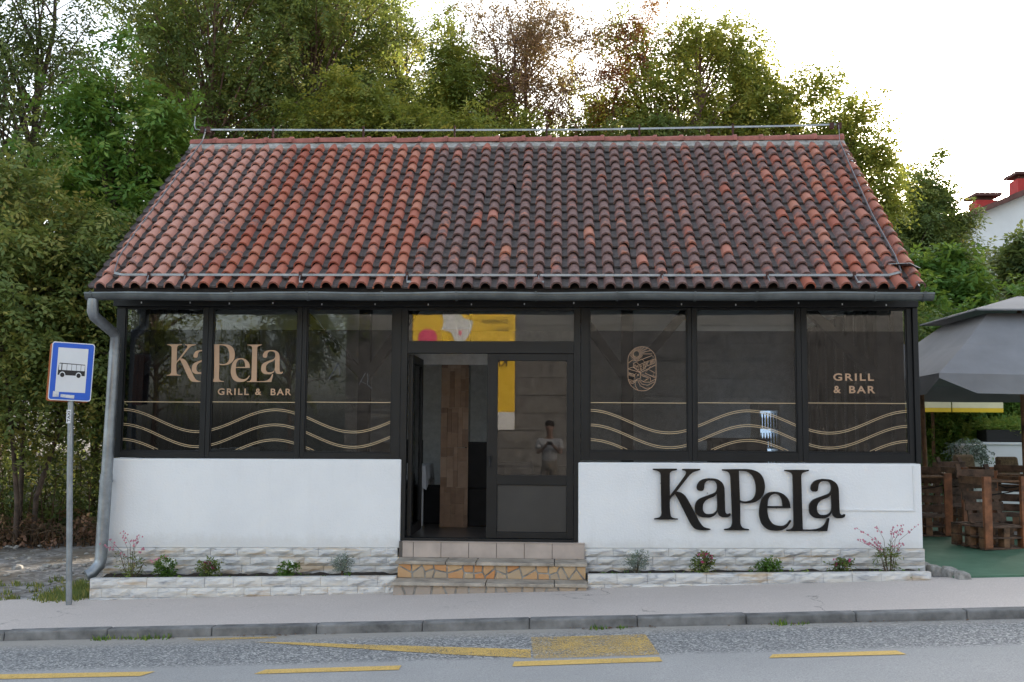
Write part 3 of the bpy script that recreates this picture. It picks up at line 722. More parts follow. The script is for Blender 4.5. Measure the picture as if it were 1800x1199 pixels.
# mortar bed and ridge tiles
b = MB(); n_ = 90
for i in range(n_):
    xa = X0 + (X1 - X0) * i / n_; xb = X0 + (X1 - X0) * (i + 1) / n_
    lo = SL - .16 + random.uniform(-.02, .025)
    b.hexa([on_roof(xa, lo, .005), on_roof(xb, lo, .005), on_roof(xb, SL + .02, .0), on_roof(xa, SL + .02, .0), on_roof(xa, lo + .01, .062), on_roof(xb, lo + .01, .062), on_roof(xb, SL + .0, .075), on_roof(xa, SL + .0, .075)])
b.build('ridge_mortar', M['mortar'], roof)
b = MB(); prof = []; RLn = .365
for k in range(2):
    for j in range(9):
        a = math.pi * j / 8; rr = (.088, .076)[k]
        prof.append((RLn * k, -rr * math.cos(a), rr * math.sin(a)))
b.add(prof, [(j, j + 1, j + 10, j + 9) for j in range(8)], smooth=True)
prof = []
for k, (xx, rr) in enumerate(((0, .079), (0, .100), (.045, .100), (.055, .087))):
    for j in range(9):
        a = math.pi * j / 8; prof.append((xx, -rr * math.cos(a), rr * math.sin(a)))
b.add(prof, [(k * 9 + j, k * 9 + j + 1, k * 9 + j + 10, k * 9 + j + 9) for k in range(3) for j in range(8)], smooth=True)
rme = b.mesh('ridge_tile'); rme.materials.append(M['ridge'])
nrt = 25
for i in range(nrt):
    o = bpy.data.objects.new('ridge_tile', rme); xx = X1 - (X1 - X0) * i / nrt
    o.location = (xx, RY + random.uniform(-.006, .006), RZ + .045 + random.uniform(-.006, .006)); o.rotation_euler = (0, random.gauss(0, .012), math.pi + random.gauss(0, .01)); put(o, roof)
# lightning conductor: flat strip with clips
lc = MB()
def strip(b, pts, w=.024, t=.006):
    for a, c in zip(pts[:-1], pts[1:]): b.beam(a, c, t, w)
top_z = RZ + .245
strip(lc, [(-4.86, RY, top_z + .015), (-2.2, RY, top_z - .012), (.4, RY, top_z - .02), (3.0, RY, top_z + .012), (3.72, RY, top_z + .03)])
verg_l = [Vector((-4.83, RY - .02, top_z)), on_roof(-4.84, SL - .05, .12), on_roof(-4.86, SL * .8, .10), on_roof(-4.86, SL * .55, .11), on_roof(-4.88, SL * .3, .10), on_roof(-4.86, SL * .14, .11), on_roof(-4.80, SL * .055, .10), on_roof(-4.70, SL * .044, .10)]
strip(lc, verg_l); strip(lc, [on_roof(-4.70, SL * .044, .10), on_roof(-1.5, SL * .044, .095), on_roof(1.0, SL * .043, .095), on_roof(3.45, SL * .042, .10)])
strip(lc, [on_roof(3.45, SL * .042, .10), on_roof(3.60, SL * .06, .10), on_roof(3.62, SL * .14, .11), on_roof(3.62, SL * .4, .10), on_roof(3.66, SL * .7, .11), on_roof(3.70, SL * .95, .12), Vector((3.74, RY - .05, top_z))])
lcd = lc.build('lightning_conductor', M['strip'], bld)
MB().tube([(-4.83, RY, top_z), (-4.98, RY, top_z + .02), (-5.0, RY, top_z + .08), (-4.99, RY, top_z + .2)], .008, 6).build('rod_end', M['strip'], lcd)
for x in (-4.88, -4.80, 3.66, 3.76):
    MB().box(x - .025, x + .025, RY - .03, RY + .03, top_z - .03, top_z + .05).build('clip', M['rust'], lcd)
for x in np.arange(-3.9, 3.5, 1.25):
    MB().box(x - .012, x + .012, RY - .015, RY + .015, RZ + .14, top_z + .045).build('clip', M['rust'], lcd)
for x in (-4.4, -4.0, -2.75, -1.6, -.2, 1.1, 2.2, 3.1):
    p = on_roof(x, SL * .044, .10); q_ = on_roof(x + .01, SL * .012, .085)
    MB().box(p.x - .014, p.x + .014, p.y - .02, p.y + .012, p.z - .05, p.z + .03).build('clip', M['rust'], lcd)
    b = MB(); b.beam(p, q_, .008, .02); b.beam(q_, q_ + Vector((.05, -.02, -.005)), .008, .02); b.build('clip_tail', M['strip'], lcd)
b = MB(); p = on_roof(3.66, SL * .10, .10); b.hexa([p + Vector(k) for k in ((-.16, -.02, 0), (.04, -.09, .0), (.20, .06, -.03), (-.02, .1, .03), (-.16, -.02, .006), (.04, -.09, .006), (.20, .06, -.024), (-.02, .1, .036))]); b.build('loose_flashing', M['strip'], roof)
# gutter, brackets, downpipe
b = MB(); gy, gz_ = -.60, 3.175; prof = [(-.062, .0), (-.068, .008), (-.06, .012)] ; ring = []
for k in range(11):
    a = math.pi + math.pi * k / 10; ring.append((gy + .062 * math.cos(a), gz_ + .066 * math.sin(a)))
ring = [(gy - .056, gz_ + .012), (gy - .070, gz_ + .012), (gy - .072, gz_ - .002)] + ring + [(gy + .062, gz_ + .02)]
inner = [(y * 1.0 + (gy - y) * .06, z + .004) for y, z in ring[::-1]]
ring = ring + inner; GX0, GX1 = -5.0, 3.84; n_ = len(ring); segs = 18; vv = []
for i in range(segs + 1):
    x = GX0 + (GX1 - GX0) * i / segs; dz = .006 * math.sin(i * 1.7) + .010 * (i / segs)
    vv += [(x, y, z + dz - .006) for y, z in ring]
b.add(vv, [(i * n_ + j, i * n_ + (j + 1) % n_, (i + 1) * n_ + (j + 1) % n_, (i + 1) * n_ + j) for i in range(segs) for j in range(n_)], smooth=False)
b.add([(GX0, y, z - .006) for y, z in ring[:14]], [tuple(range(14))]); b.add([(GX1, y, z + .004) for y, z in ring[:14]], [tuple(range(14))[::-1]])
gut = b.build('gutter', M['gutter'], bld)
for x in (-4.93, -3.42, -2.62, -1.83, -1.05, -.22, .62, 1.42, 2.05, 3.25, 3.74):
    b = MB()
    pp = [(x, gy + .075, gz_ + .03)] + [(x, gy + .069 * math.cos(math.pi * 2 - math.pi * k / 8), gz_ + .072 * math.sin(math.pi * 2 - math.pi * k / 8)) for k in range(9)] + [(x, gy - .074, gz_ + .022)]
    for a, c in zip(pp[:-1], pp[1:]): b.beam(a, c, .022, .005, up=(0, .3, 1))
    b.build('gutter_bracket', M['gutter'], gut)
b = MB(); b.tube([(-4.93, -.60, 3.12), (-4.93, -.60, 2.985), (-4.925, -.57, 2.94), (-4.885, -.19, 2.80), (-4.88, -.135, 2.75), (-4.885, -.13, 2.6)], [.055, .058, .058, .056, .056, .056], 14)
b.tube([(-4.885, -.13, 2.60), (-4.925, -.13, .95)], .060, 14); b.tube([(-4.92, -.13, 1.25), (-4.945, -.13, .33), (-4.955, -.14, .27), (-5.01, -.20, .19), (-5.05, -.23, .17)], [.066, .064, .064, .062, .062], 14)
dp = b.build('downpipe', M['metal'], bld)
b = MB(); b.tube([(-4.922, -.13, 1.16), (-4.922, -.13, 1.185)], .074, 14); b.box(-4.935, -4.905, -.07, .0, 1.16, 1.185); b.build('pipe_clamp', M['metal'], dp)
# cable trunking on the right wall
b = MB(); b.box(2.0, 3.80, -.012, -.001, .928, .942); b.box(3.80, 3.814, -.012, -.001, .928, 1.41); b.build('cable_trunking', M['white'], bld)

# ---- plinth stones of the building and the planter walls
def stone_mesh(L, H, D, seed):
    rg = random.Random(seed); nx, nz = 5, 3; vv = []; ff = []
    for j in range(nz + 1):
        for i in range(nx + 1):
            e = (i in (0, nx)) or (j in (0, nz))
            vv.append((L * i / nx, (-.002 if e else -rg.uniform(.006, .026)), H * j / nz))
    k = nx + 1
    ff += [(j * k + i, j * k + i + 1, (j + 1) * k + i + 1, (j + 1) * k + i) for j in range(nz) for i in range(nx)]
    o_ = len(vv); vv += [(0, D, 0), (L, D, 0), (L, D, H), (0, D, H)]
    a, b_, c, d = 0, nx, nz * k + nx, nz * k
    ff += [tuple([o_ + 1, o_] + list(range(0, nx + 1)))[::1], (o_ + 3, o_ + 2) + tuple(range(nz * k + nx, nz * k - 1, -1)), (o_, o_ + 3) + tuple(range(nz * k, -1, -k)), (o_ + 2, o_ + 1) + tuple(range(nx, nz * k + nx + 1, k))]
    me = bpy.data.meshes.new('stone'); me.from_pydata(vv, [], ff); me.update(); me.materials.append(M['stone']); return me
SM = [stone_mesh(1, 1, .08, s) for s in range(6)]
def stones(parent, xa, xb, yf, ztop, zbot, course):
    r = 0; z_off = 0.
    while True:
        x = xa - (0 if r % 2 == 0 else .15) ; any_ = False
        while x < xb - .01:
            L = .30 + random.uniform(-.02, .02)
            a = max(x, xa); e = min(x + L, xb)
            if e - a > .03:
                zt_ = ztop((a + e) / 2) - r * course; zl = zbot((a + e) / 2)
                H = min(course, zt_ - zl)
                if H > .015:
                    any_ = True
                    o = bpy.data.objects.new('stone', random.choice(SM)); sl = math.atan((ztop(xb) - ztop(xa)) / (xb - xa))
                    o.matrix_basis = Matrix.Translation((a + .0015, yf + random.uniform(-.004, .004), zt_ - H + .0015)) @ Matrix.Rotation(-sl, 4, 'Y') @ Matrix.Diagonal((e - a - .003, 1, H - .003, 1))
                    put(o, parent)
            x += L
        r += 1
        if not any_ or r > 5: break
pl = bpy.data.objects.new('plinth', None); put(pl, bld)
stones(pl, -4.97, -1.70, -.012, zb, lambda x: zs(x) - .03, .094)
pl2 = bpy.data.objects.new('plinth', None); put(pl2, bld)
stones(pl2, .30, 3.90, -.012, zb, lambda x: zs(x) - .03, .088)
for (xa, xb, lab) in ((-4.90, -1.665, 'low white stone planter wall on the bus sign side of the steps'), (.325, 3.80, 'low white stone planter wall under the black wall sign')):
    t = thing('planter_wall', lab, 'planter', ((xa + xb) / 2, -.3, gz((xa + xb) / 2)))
    stones(t, xa, xb, -.46, zt, lambda x: gz(x) - .02, .100)
    n_ = 40; b = MB(); vv = []
    for i in range(n_ + 1):
        x = xa + .02 + (xb - xa - .04) * i / n_
        for y in (-.45, -.40, -.25, -.1, .02): vv.append((x, y, zs(x) + (random.uniform(-.012, .022) if y > -.44 else -.03)))
    b.add(vv, [(i * 5 + j, (i + 1) * 5 + j, (i + 1) * 5 + j + 1, i * 5 + j + 1) for i in range(n_) for j in range(4)]); b.build('soil', M['soil'], t)
    b = MB(); b.hexa([(xa + .01, -.444, gz(xa) - .1), (xb - .01, -.444, gz(xb) - .1), (xb - .01, -.37, gz(xb) - .1), (xa + .01, -.37, gz(xa) - .1), (xa + .01, -.444, zt(xa) - .012), (xb - .01, -.444, zt(xb) - .012), (xb - .01, -.37, zt(xb) - .012), (xa + .01, -.37, zt(xa) - .012)]); b.build('core', M['mortar'], t)

# ---- entrance steps
st = thing('entrance_steps', 'two stone steps with ochre crazy paving in front of the door', 'steps', (-.68, -.4, .1))
SX0, SX1 = -1.665, .305
b = MB(); b.box(SX0 + .012, SX1 - .012, -.035, .0, .0, .545); b.box(SX0 + .015, SX1 - .015, -.335, -.036, .0, .352); b.box(SX0 + .015, SX1 - .015, -.60, -.336, -.05, .178); b.build('step_core', M['mortar'], st)
xs = [SX0, -1.545, -1.245, -.945, -.645, -.345, -.045, SX1]
for a, e in zip(xs[:-1], xs[1:]): MB().box(a + .003, e - .003, -.046, -.0355, .386, .548).build('riser_tile', M['tile'], st, bevel=.002)
MB().box(SX0 - .0, SX1 + .0, -.055, .015, .5485, .556).build('threshold', M['tile'], st)
for (yf, yb, z1, cuts) in ((-.365, -.047, .385, (SX0 - .03, -1.16, -.84, -.02, SX1 + .02)), (-.635, -.337, .21, (SX0 - .02, -.72, -.02, SX1 + .02))):
    for a, e in zip(cuts[:-1], cuts[1:]):
        dz = random.uniform(-.004, .004)
        MB().hexa([(a + .004, yf + random.uniform(-.012, .012), z1 - .034 + dz), (e - .004, yf + random.uniform(-.012, .012), z1 - .034 + dz), (e - .004, yb, z1 - .034), (a + .004, yb, z1 - .034), (a + .004, yf, z1 + dz), (e - .004, yf, z1 + dz), (e - .004, yb, z1), (a + .004, yb, z1)]).build('tread_slab', M['slab'], st, bevel=.006)
def clip_half(poly, px, pz, nx_, nz_):
    out = []
    for i in range(len(poly)):
        a = poly[i]; c = poly[(i + 1) % len(poly)]
        da = (a[0] - px) * nx_ + (a[1] - pz) * nz_; dc = (c[0] - px) * nx_ + (c[1] - pz) * nz_
        if da <= 0: out.append(a)
        if da * dc < 0: t_ = da / (da - dc); out.append((a[0] + (c[0] - a[0]) * t_, a[1] + (c[1] - a[1]) * t_))
    return out
def crazy(xa, xb, z0, z1, y, mat, nseed, grout, rows):
    rg = random.Random(nseed); seeds = []
    n_ = int((xb - xa) / .125)
    for r in range(rows):
        for i in range(n_): seeds.append((xa + (xb - xa) * (i + .5 + rg.uniform(-.38, .38)) / n_, z0 + (z1 - z0) * (r + .5 + rg.uniform(-.28, .28)) / rows))
    for i, s in enumerate(seeds):
        poly = [(xa, z0), (xb, z0), (xb, z1), (xa, z1)]
        for j, q_ in enumerate(seeds):
            if i == j: continue
            dx, dz = q_[0] - s[0], q_[1] - s[1]; L = math.hypot(dx, dz)
            poly = clip_half(poly, (s[0] + q_[0]) / 2 - dx / L * grout, (s[1] + q_[1]) / 2 - dz / L * grout, dx / L, dz / L)
            if len(poly) < 3: break
        if len(poly) < 3: continue
        cxp = sum(p[0] for p in poly) / len(poly); czp = sum(p[1] for p in poly) / len(poly)
        b = MB(); k = len(poly); yo = rg.uniform(-.006, .003)
        inn = [(cxp + (p[0] - cxp) * .92, czp + (p[1] - czp) * .9) for p in poly]
        vv = [(p[0], y, p[1]) for p in poly] + [(p[0], y - .004 + yo * .5, p[1]) for p in poly] + [(p[0], y - .008 + yo * .5, p[1]) for p in inn]
        b.add(vv, [(j_, (j_ + 1) % k, k + (j_ + 1) % k, k + j_) for j_ in range(k)] + [(k + j_, k + (j_ + 1) % k, 2 * k + (j_ + 1) % k, 2 * k + j_) for j_ in range(k)] + [tuple(range(2 * k, 3 * k))])
        b.build('stone', mat, st)
crazy(SX0 + .0, SX1, .212, .349, -.336, M['ochre'], 5, .008, 2)
crazy(SX0 + .0, SX1, .03, .175, -.601, M['greystone'], 9, .010, 1)
# ================================================================ black wall sign
sg = thing('wall_sign', 'large black KaPeLa lettering fixed to the white wall', 'sign', (2.0, -.03, 1.0))
SS = (3.166 - .989) / 1800
for ch in 'KaPeLA':
    logo(ch, .989 + 38 * SS, 1.443 - 74 * SS + .004, SS, -.036, .011, M['black'], sg, 'letter', .002)
b = MB()
for (x, z) in ((1.12, 1.2), (1.62, 1.1), (1.95, 1.25), (2.35, .95), (2.58, 1.2), (3.0, 1.1)): b.tube([(x, -.026, z), (x, .005, z)], .006, 6)
b.build('standoff', M['metal'], sg)

# ================================================================ bus stop sign
bs = thing('bus_stop_sign', 'blue bus stop sign with bus pictogram on a grey steel pole', 'sign', (-4.99, -.72, gz(-5)))
b = MB(); b.tube([(-4.985, -.72, -.12), (-5.04, -.72, 1.3), (-5.075, -.72, 2.5)], .030, 14); b.build('pole', M['metal'], bs)
SMX = Matrix.Translation((-5.045, -.765, 2.335)) @ Matrix.Rotation(R(2.2), 4, 'Y') @ Matrix.Rotation(R(28), 4, 'Z') @ Matrix.Diagonal((.87, 1, 1, 1))
def rrect(w, h, r, n=5):
    p = []
    for cx1, cz1, a0 in ((w / 2 - r, h / 2 - r, 0), (-w / 2 + r, h / 2 - r, 90), (-w / 2 + r, -h / 2 + r, 180), (w / 2 - r, -h / 2 + r, 270)):
        for k in range(n): a = R(a0 + 90 * k / (n - 1)); p.append((cx1 + r * math.cos(a), cz1 + r * math.sin(a)))
    return p
PWD, PH = .47, .605
MB().prism(rrect(PWD, PH, .03)[::-1], -.004, .012).build('sign_panel', M['signwhite'], bs, mw=SMX)
MB().prism(rrect(PWD - .02, PH - .02, .024)[::-1], -.0055, -.0042).build('blue_border', M['blue'], bs, mw=SMX)
MB().prism([(-.165, -.215), (.165, -.215), (.165, .245), (-.165, .245)], -.007, -.0057).build('white_field', M['signwhite'], bs, mw=SMX)
MB().prism(rrect(PWD, PH, .03)[::-1], .065, .080).build('back_panel', M['orange'], bs, mw=SMX @ Matrix.Translation((-.02, 0, -.012)))
b = MB(); yb_ = -.0085
b.prism([(-.152, -.040), (.146, -.040), (.146, .012), (-.150, .012)], yb_, -.0072)                       # lower body
for xa, xb in ((-.152, -.144), (-.117, -.107), (-.058, -.054), (-.006, -.002), (.046, .050), (.096, .100), (.140, .146)): b.prism([(xa, .012), (xb, .012), (xb - (.004 if xa > .13 else 0), .078), (xa + (.008 if xa < -.14 else 0), .078)], yb_, -.0072)
b.prism([(-.145, .078), (.142, .072), (.142, .079), (-.135, .086)], yb_, -.0072)
b.build('bus_pictogram', M['signblack'], bs, mw=SMX)
b = MB(); b2 = MB()
for xw in (-.10, .078):
    b.prism([(xw + .032 * math.cos(a), -.036 + .032 * math.sin(a)) for a in np.linspace(0, 2 * math.pi, 18)[:-1]], -.0095, -.0086)
    b2.prism([(xw + .024 * math.cos(a), -.038 + .024 * math.sin(a)) for a in np.linspace(0, 2 * math.pi, 18)[:-1]], -.0108, -.0097)
b.build('wheel_arch', M['signwhite'], bs, mw=SMX); b2.build('wheel', M['signblack'], bs, mw=SMX)
b = MB(); b.prism([(-.185, -.268), (-.12, -.265), (-.12, -.212), (-.185, -.210)], -.0088, -.0072); b.prism([(-.10, -.268), (.05, -.278), (.05, -.243), (-.10, -.238)], -.0088, -.0072); b.build('sticker', M['sticker'], bs, mw=SMX)
b = MB(); b.box(-5.085, -5.04, -.755, -.752, 1.80, 1.94); o = b.build('sticker', M['signwhite'], bs)
me, w_ = text_mesh('TAXI', .03, 1, .01); mesh_obj('sticker_text', me, M['signblack'], bs, mw=Matrix.Translation((-5.045, -.757, 1.815)) @ UP @ Matrix.Rotation(R(90), 4, 'Z') @ Matrix.Diagonal((.11 / w_, 1, 1, 1)))
b = MB(); b.box(-5.10, -5.02, -.756, -.69, 2.5, 2.53); b.box(-5.10, -5.02, -.756, -.69, 2.15, 2.18); b.build('bracket', M['metal'], bs)

# ================================================================ foliage tools
def sprays(cent, L, nl, ll, lw, rg, droop=-.25, spread=.5, tint0=.4, tints=.2, outward=None):
    N = len(cent); az = rg.uniform(0, 2 * np.pi, N); el = rg.normal(droop, spread, N)
    d = np.stack([np.cos(az) * np.cos(el), np.sin(az) * np.cos(el), np.sin(el)], 1)
    if outward is not None: d = d * .7 + outward * .6; d /= np.linalg.norm(d, axis=1)[:, None] + 1e-6
    Ls = L * rg.uniform(.6, 1.25, N); up = np.array([0, 0, 1.]) + rg.normal(0, .35, (N, 3))
    side = np.cross(d, up); side /= np.linalg.norm(side, axis=1)[:, None] + 1e-6
    nrm = np.cross(side, d)
    t = np.linspace(.15, 1, nl)
    sgn = np.where(np.arange(nl) % 2 == 0, 1., -1.); sgn[-1] = 0
    base = cent[:, None, :] + d[:, None, :] * (t[None, :, None] * Ls[:, None, None]) - np.array([0, 0, 1.])[None, None, :] * (t[None, :, None] ** 2 * Ls[:, None, None] * .25)
    ld = d[:, None, :] * .55 + side[:, None, :] * sgn[None, :, None] * .85 + rg.normal(0, .22, (N, nl, 3)); ld[..., 2] -= .18
    ld /= np.linalg.norm(ld, axis=2)[..., None]
    pn = nrm[:, None, :] + rg.normal(0, .35, (N, nl, 3)); pp = np.cross(ld, pn); pp /= np.linalg.norm(pp, axis=2)[..., None] + 1e-6
    l_ = ll * rg.uniform(.7, 1.25, (N, nl, 1)); w = lw * rg.uniform(.75, 1.2, (N, nl, 1))
    q0 = base; q2 = base + ld * l_; mid = base + ld * l_ * .45; q1 = mid + pp * w * .5; q3 = mid - pp * w * .5
    v = np.stack([q0, q1, q2, q3], 2).reshape(-1, 3); q = np.arange(len(v)).reshape(-1, 4)
    ti = np.clip(np.repeat(tint0 + rg.normal(0, tints, N), nl) + rg.normal(0, .08, N * nl), 0, 1)
    return v, q, ti
def tree(name, label, x, y, base, top, crown_lo, rx, ry, leaf, seed, clumps=60, per=26, nl=8, ll=.12, lw=.055, L=.42, tint=.4, bark='bark', group='trees behind the restaurant', stems=1, gap=.0, cr=.27, cat='tree', r0=None, trunk_top=.9, lean=0.):
    rg = np.random.default_rng(seed); rr = random.Random(seed)
    t = thing(name, label, cat, (x, y, base), group=group)
    cz = (top + crown_lo) / 2; rz = (top - crown_lo) / 2
    H = top - base; r0 = r0 or max(.05, H * .012)
    b = MB(); stems_p = []
    for s in range(stems):
        a = rr.uniform(0, 6.28); off = 0 if stems == 1 else .25 * rx
        bx, by = x + off * .3 * math.cos(a), y + off * .3 * math.sin(a); tx, ty = x + lean + (rr.uniform(-.25, .25) if stems == 1 else off * 1.6 * math.cos(a)) , y + (0 if stems == 1 else off * 1.6 * math.sin(a))
        pts = []
        for k in range(7):
            u = k / 6; pts.append(Vector((bx + (tx - bx) * u + rr.uniform(-.1, .1) * (k > 0), by + (ty - by) * u + rr.uniform(-.1, .1) * (k > 0), base - .1 + (H * trunk_top * (1 if s == 0 else rr.uniform(.7, .95))) * u)))
        stems_p.append(pts); b.tube(pts, [r0 * (1 - .85 * k / 6) for k in range(7)], 7)
    # clump centres: in the crown volume, biased to its surface
    u = rg.normal(0, 1, (clumps, 3)); u /= np.linalg.norm(u, axis=1)[:, None]
    rad = rg.uniform(.08, 1, clumps) ** .5
    lump = 1 + .22 * np.sin(u[:, 0] * 4 + seed) * np.cos(u[:, 2] * 5 + seed * 2)
    C = np.stack([x + lean * .6 + u[:, 0] * rx * rad * lump, y + u[:, 1] * ry * rad * lump, cz + u[:, 2] * rz * rad * lump], 1)
    if gap: C = C[rg.uniform(0, 1, clumps) > gap]
    cents = []; tin = []
    for c in C:
        pts = stems_p[rr.randrange(stems)]
        zz = c[2] - rr.uniform(.25, .55) * (abs(c[2] - crown_lo) * .6 + math.hypot(c[0] - x, c[1] - y) * .7)
        zz = max(base + .15 * H, min(zz, pts[-1].z)); f = (zz - pts[0].z) / (pts[-1].z - pts[0].z) * 6; i = min(5, max(0, int(f))); p = pts[i].lerp(pts[i + 1], min(1, f - i))
        e = Vector(c); mid = p.lerp(e, .5) + Vector((rr.uniform(-.15, .15), rr.uniform(-.15, .15), .12 * (e - p).length)); 
        rb = r0 * (1 - .8 * min(1, f / 6)) * .5
        tip = e + (e - mid).normalized() * rx * cr * .6
        b.tube([p, p.lerp(mid, .55) + Vector((0, 0, .03)), mid, e, tip], [rb, rb * .75, rb * .55, rb * .32, .004], 5, cap=False)
        n_ = max(4, int(per * 1.8 * rr.uniform(.6, 1.4))); s_ = min(rx, rz) * cr
        # sprays strung along the twig and around it
        tt = rg.uniform(.45, 1.12, n_)
        P0 = np.array(mid); P1 = np.array(tip)
        pc = P0 + (P1 - P0) * tt[:, None] + rg.normal(0, 1, (n_, 3)) * np.array([s_, s_, s_ * .75]) * .42
        cents.append(pc); tin.append(np.full(n_, tint + rr.uniform(-.18, .22)))
    b.build('trunk', M[bark], t)
    cents = np.concatenate(cents); tin = np.concatenate(tin)
    v, q, ti = sprays(cents, L, nl, ll, lw, rg)
    ti = np.clip(np.repeat(tin, nl) + (ti - .4) * .8, 0, 1)
    o = mesh_obj('crown', np_mesh('crown', v, q, ti), M[leaf], t)
    return t

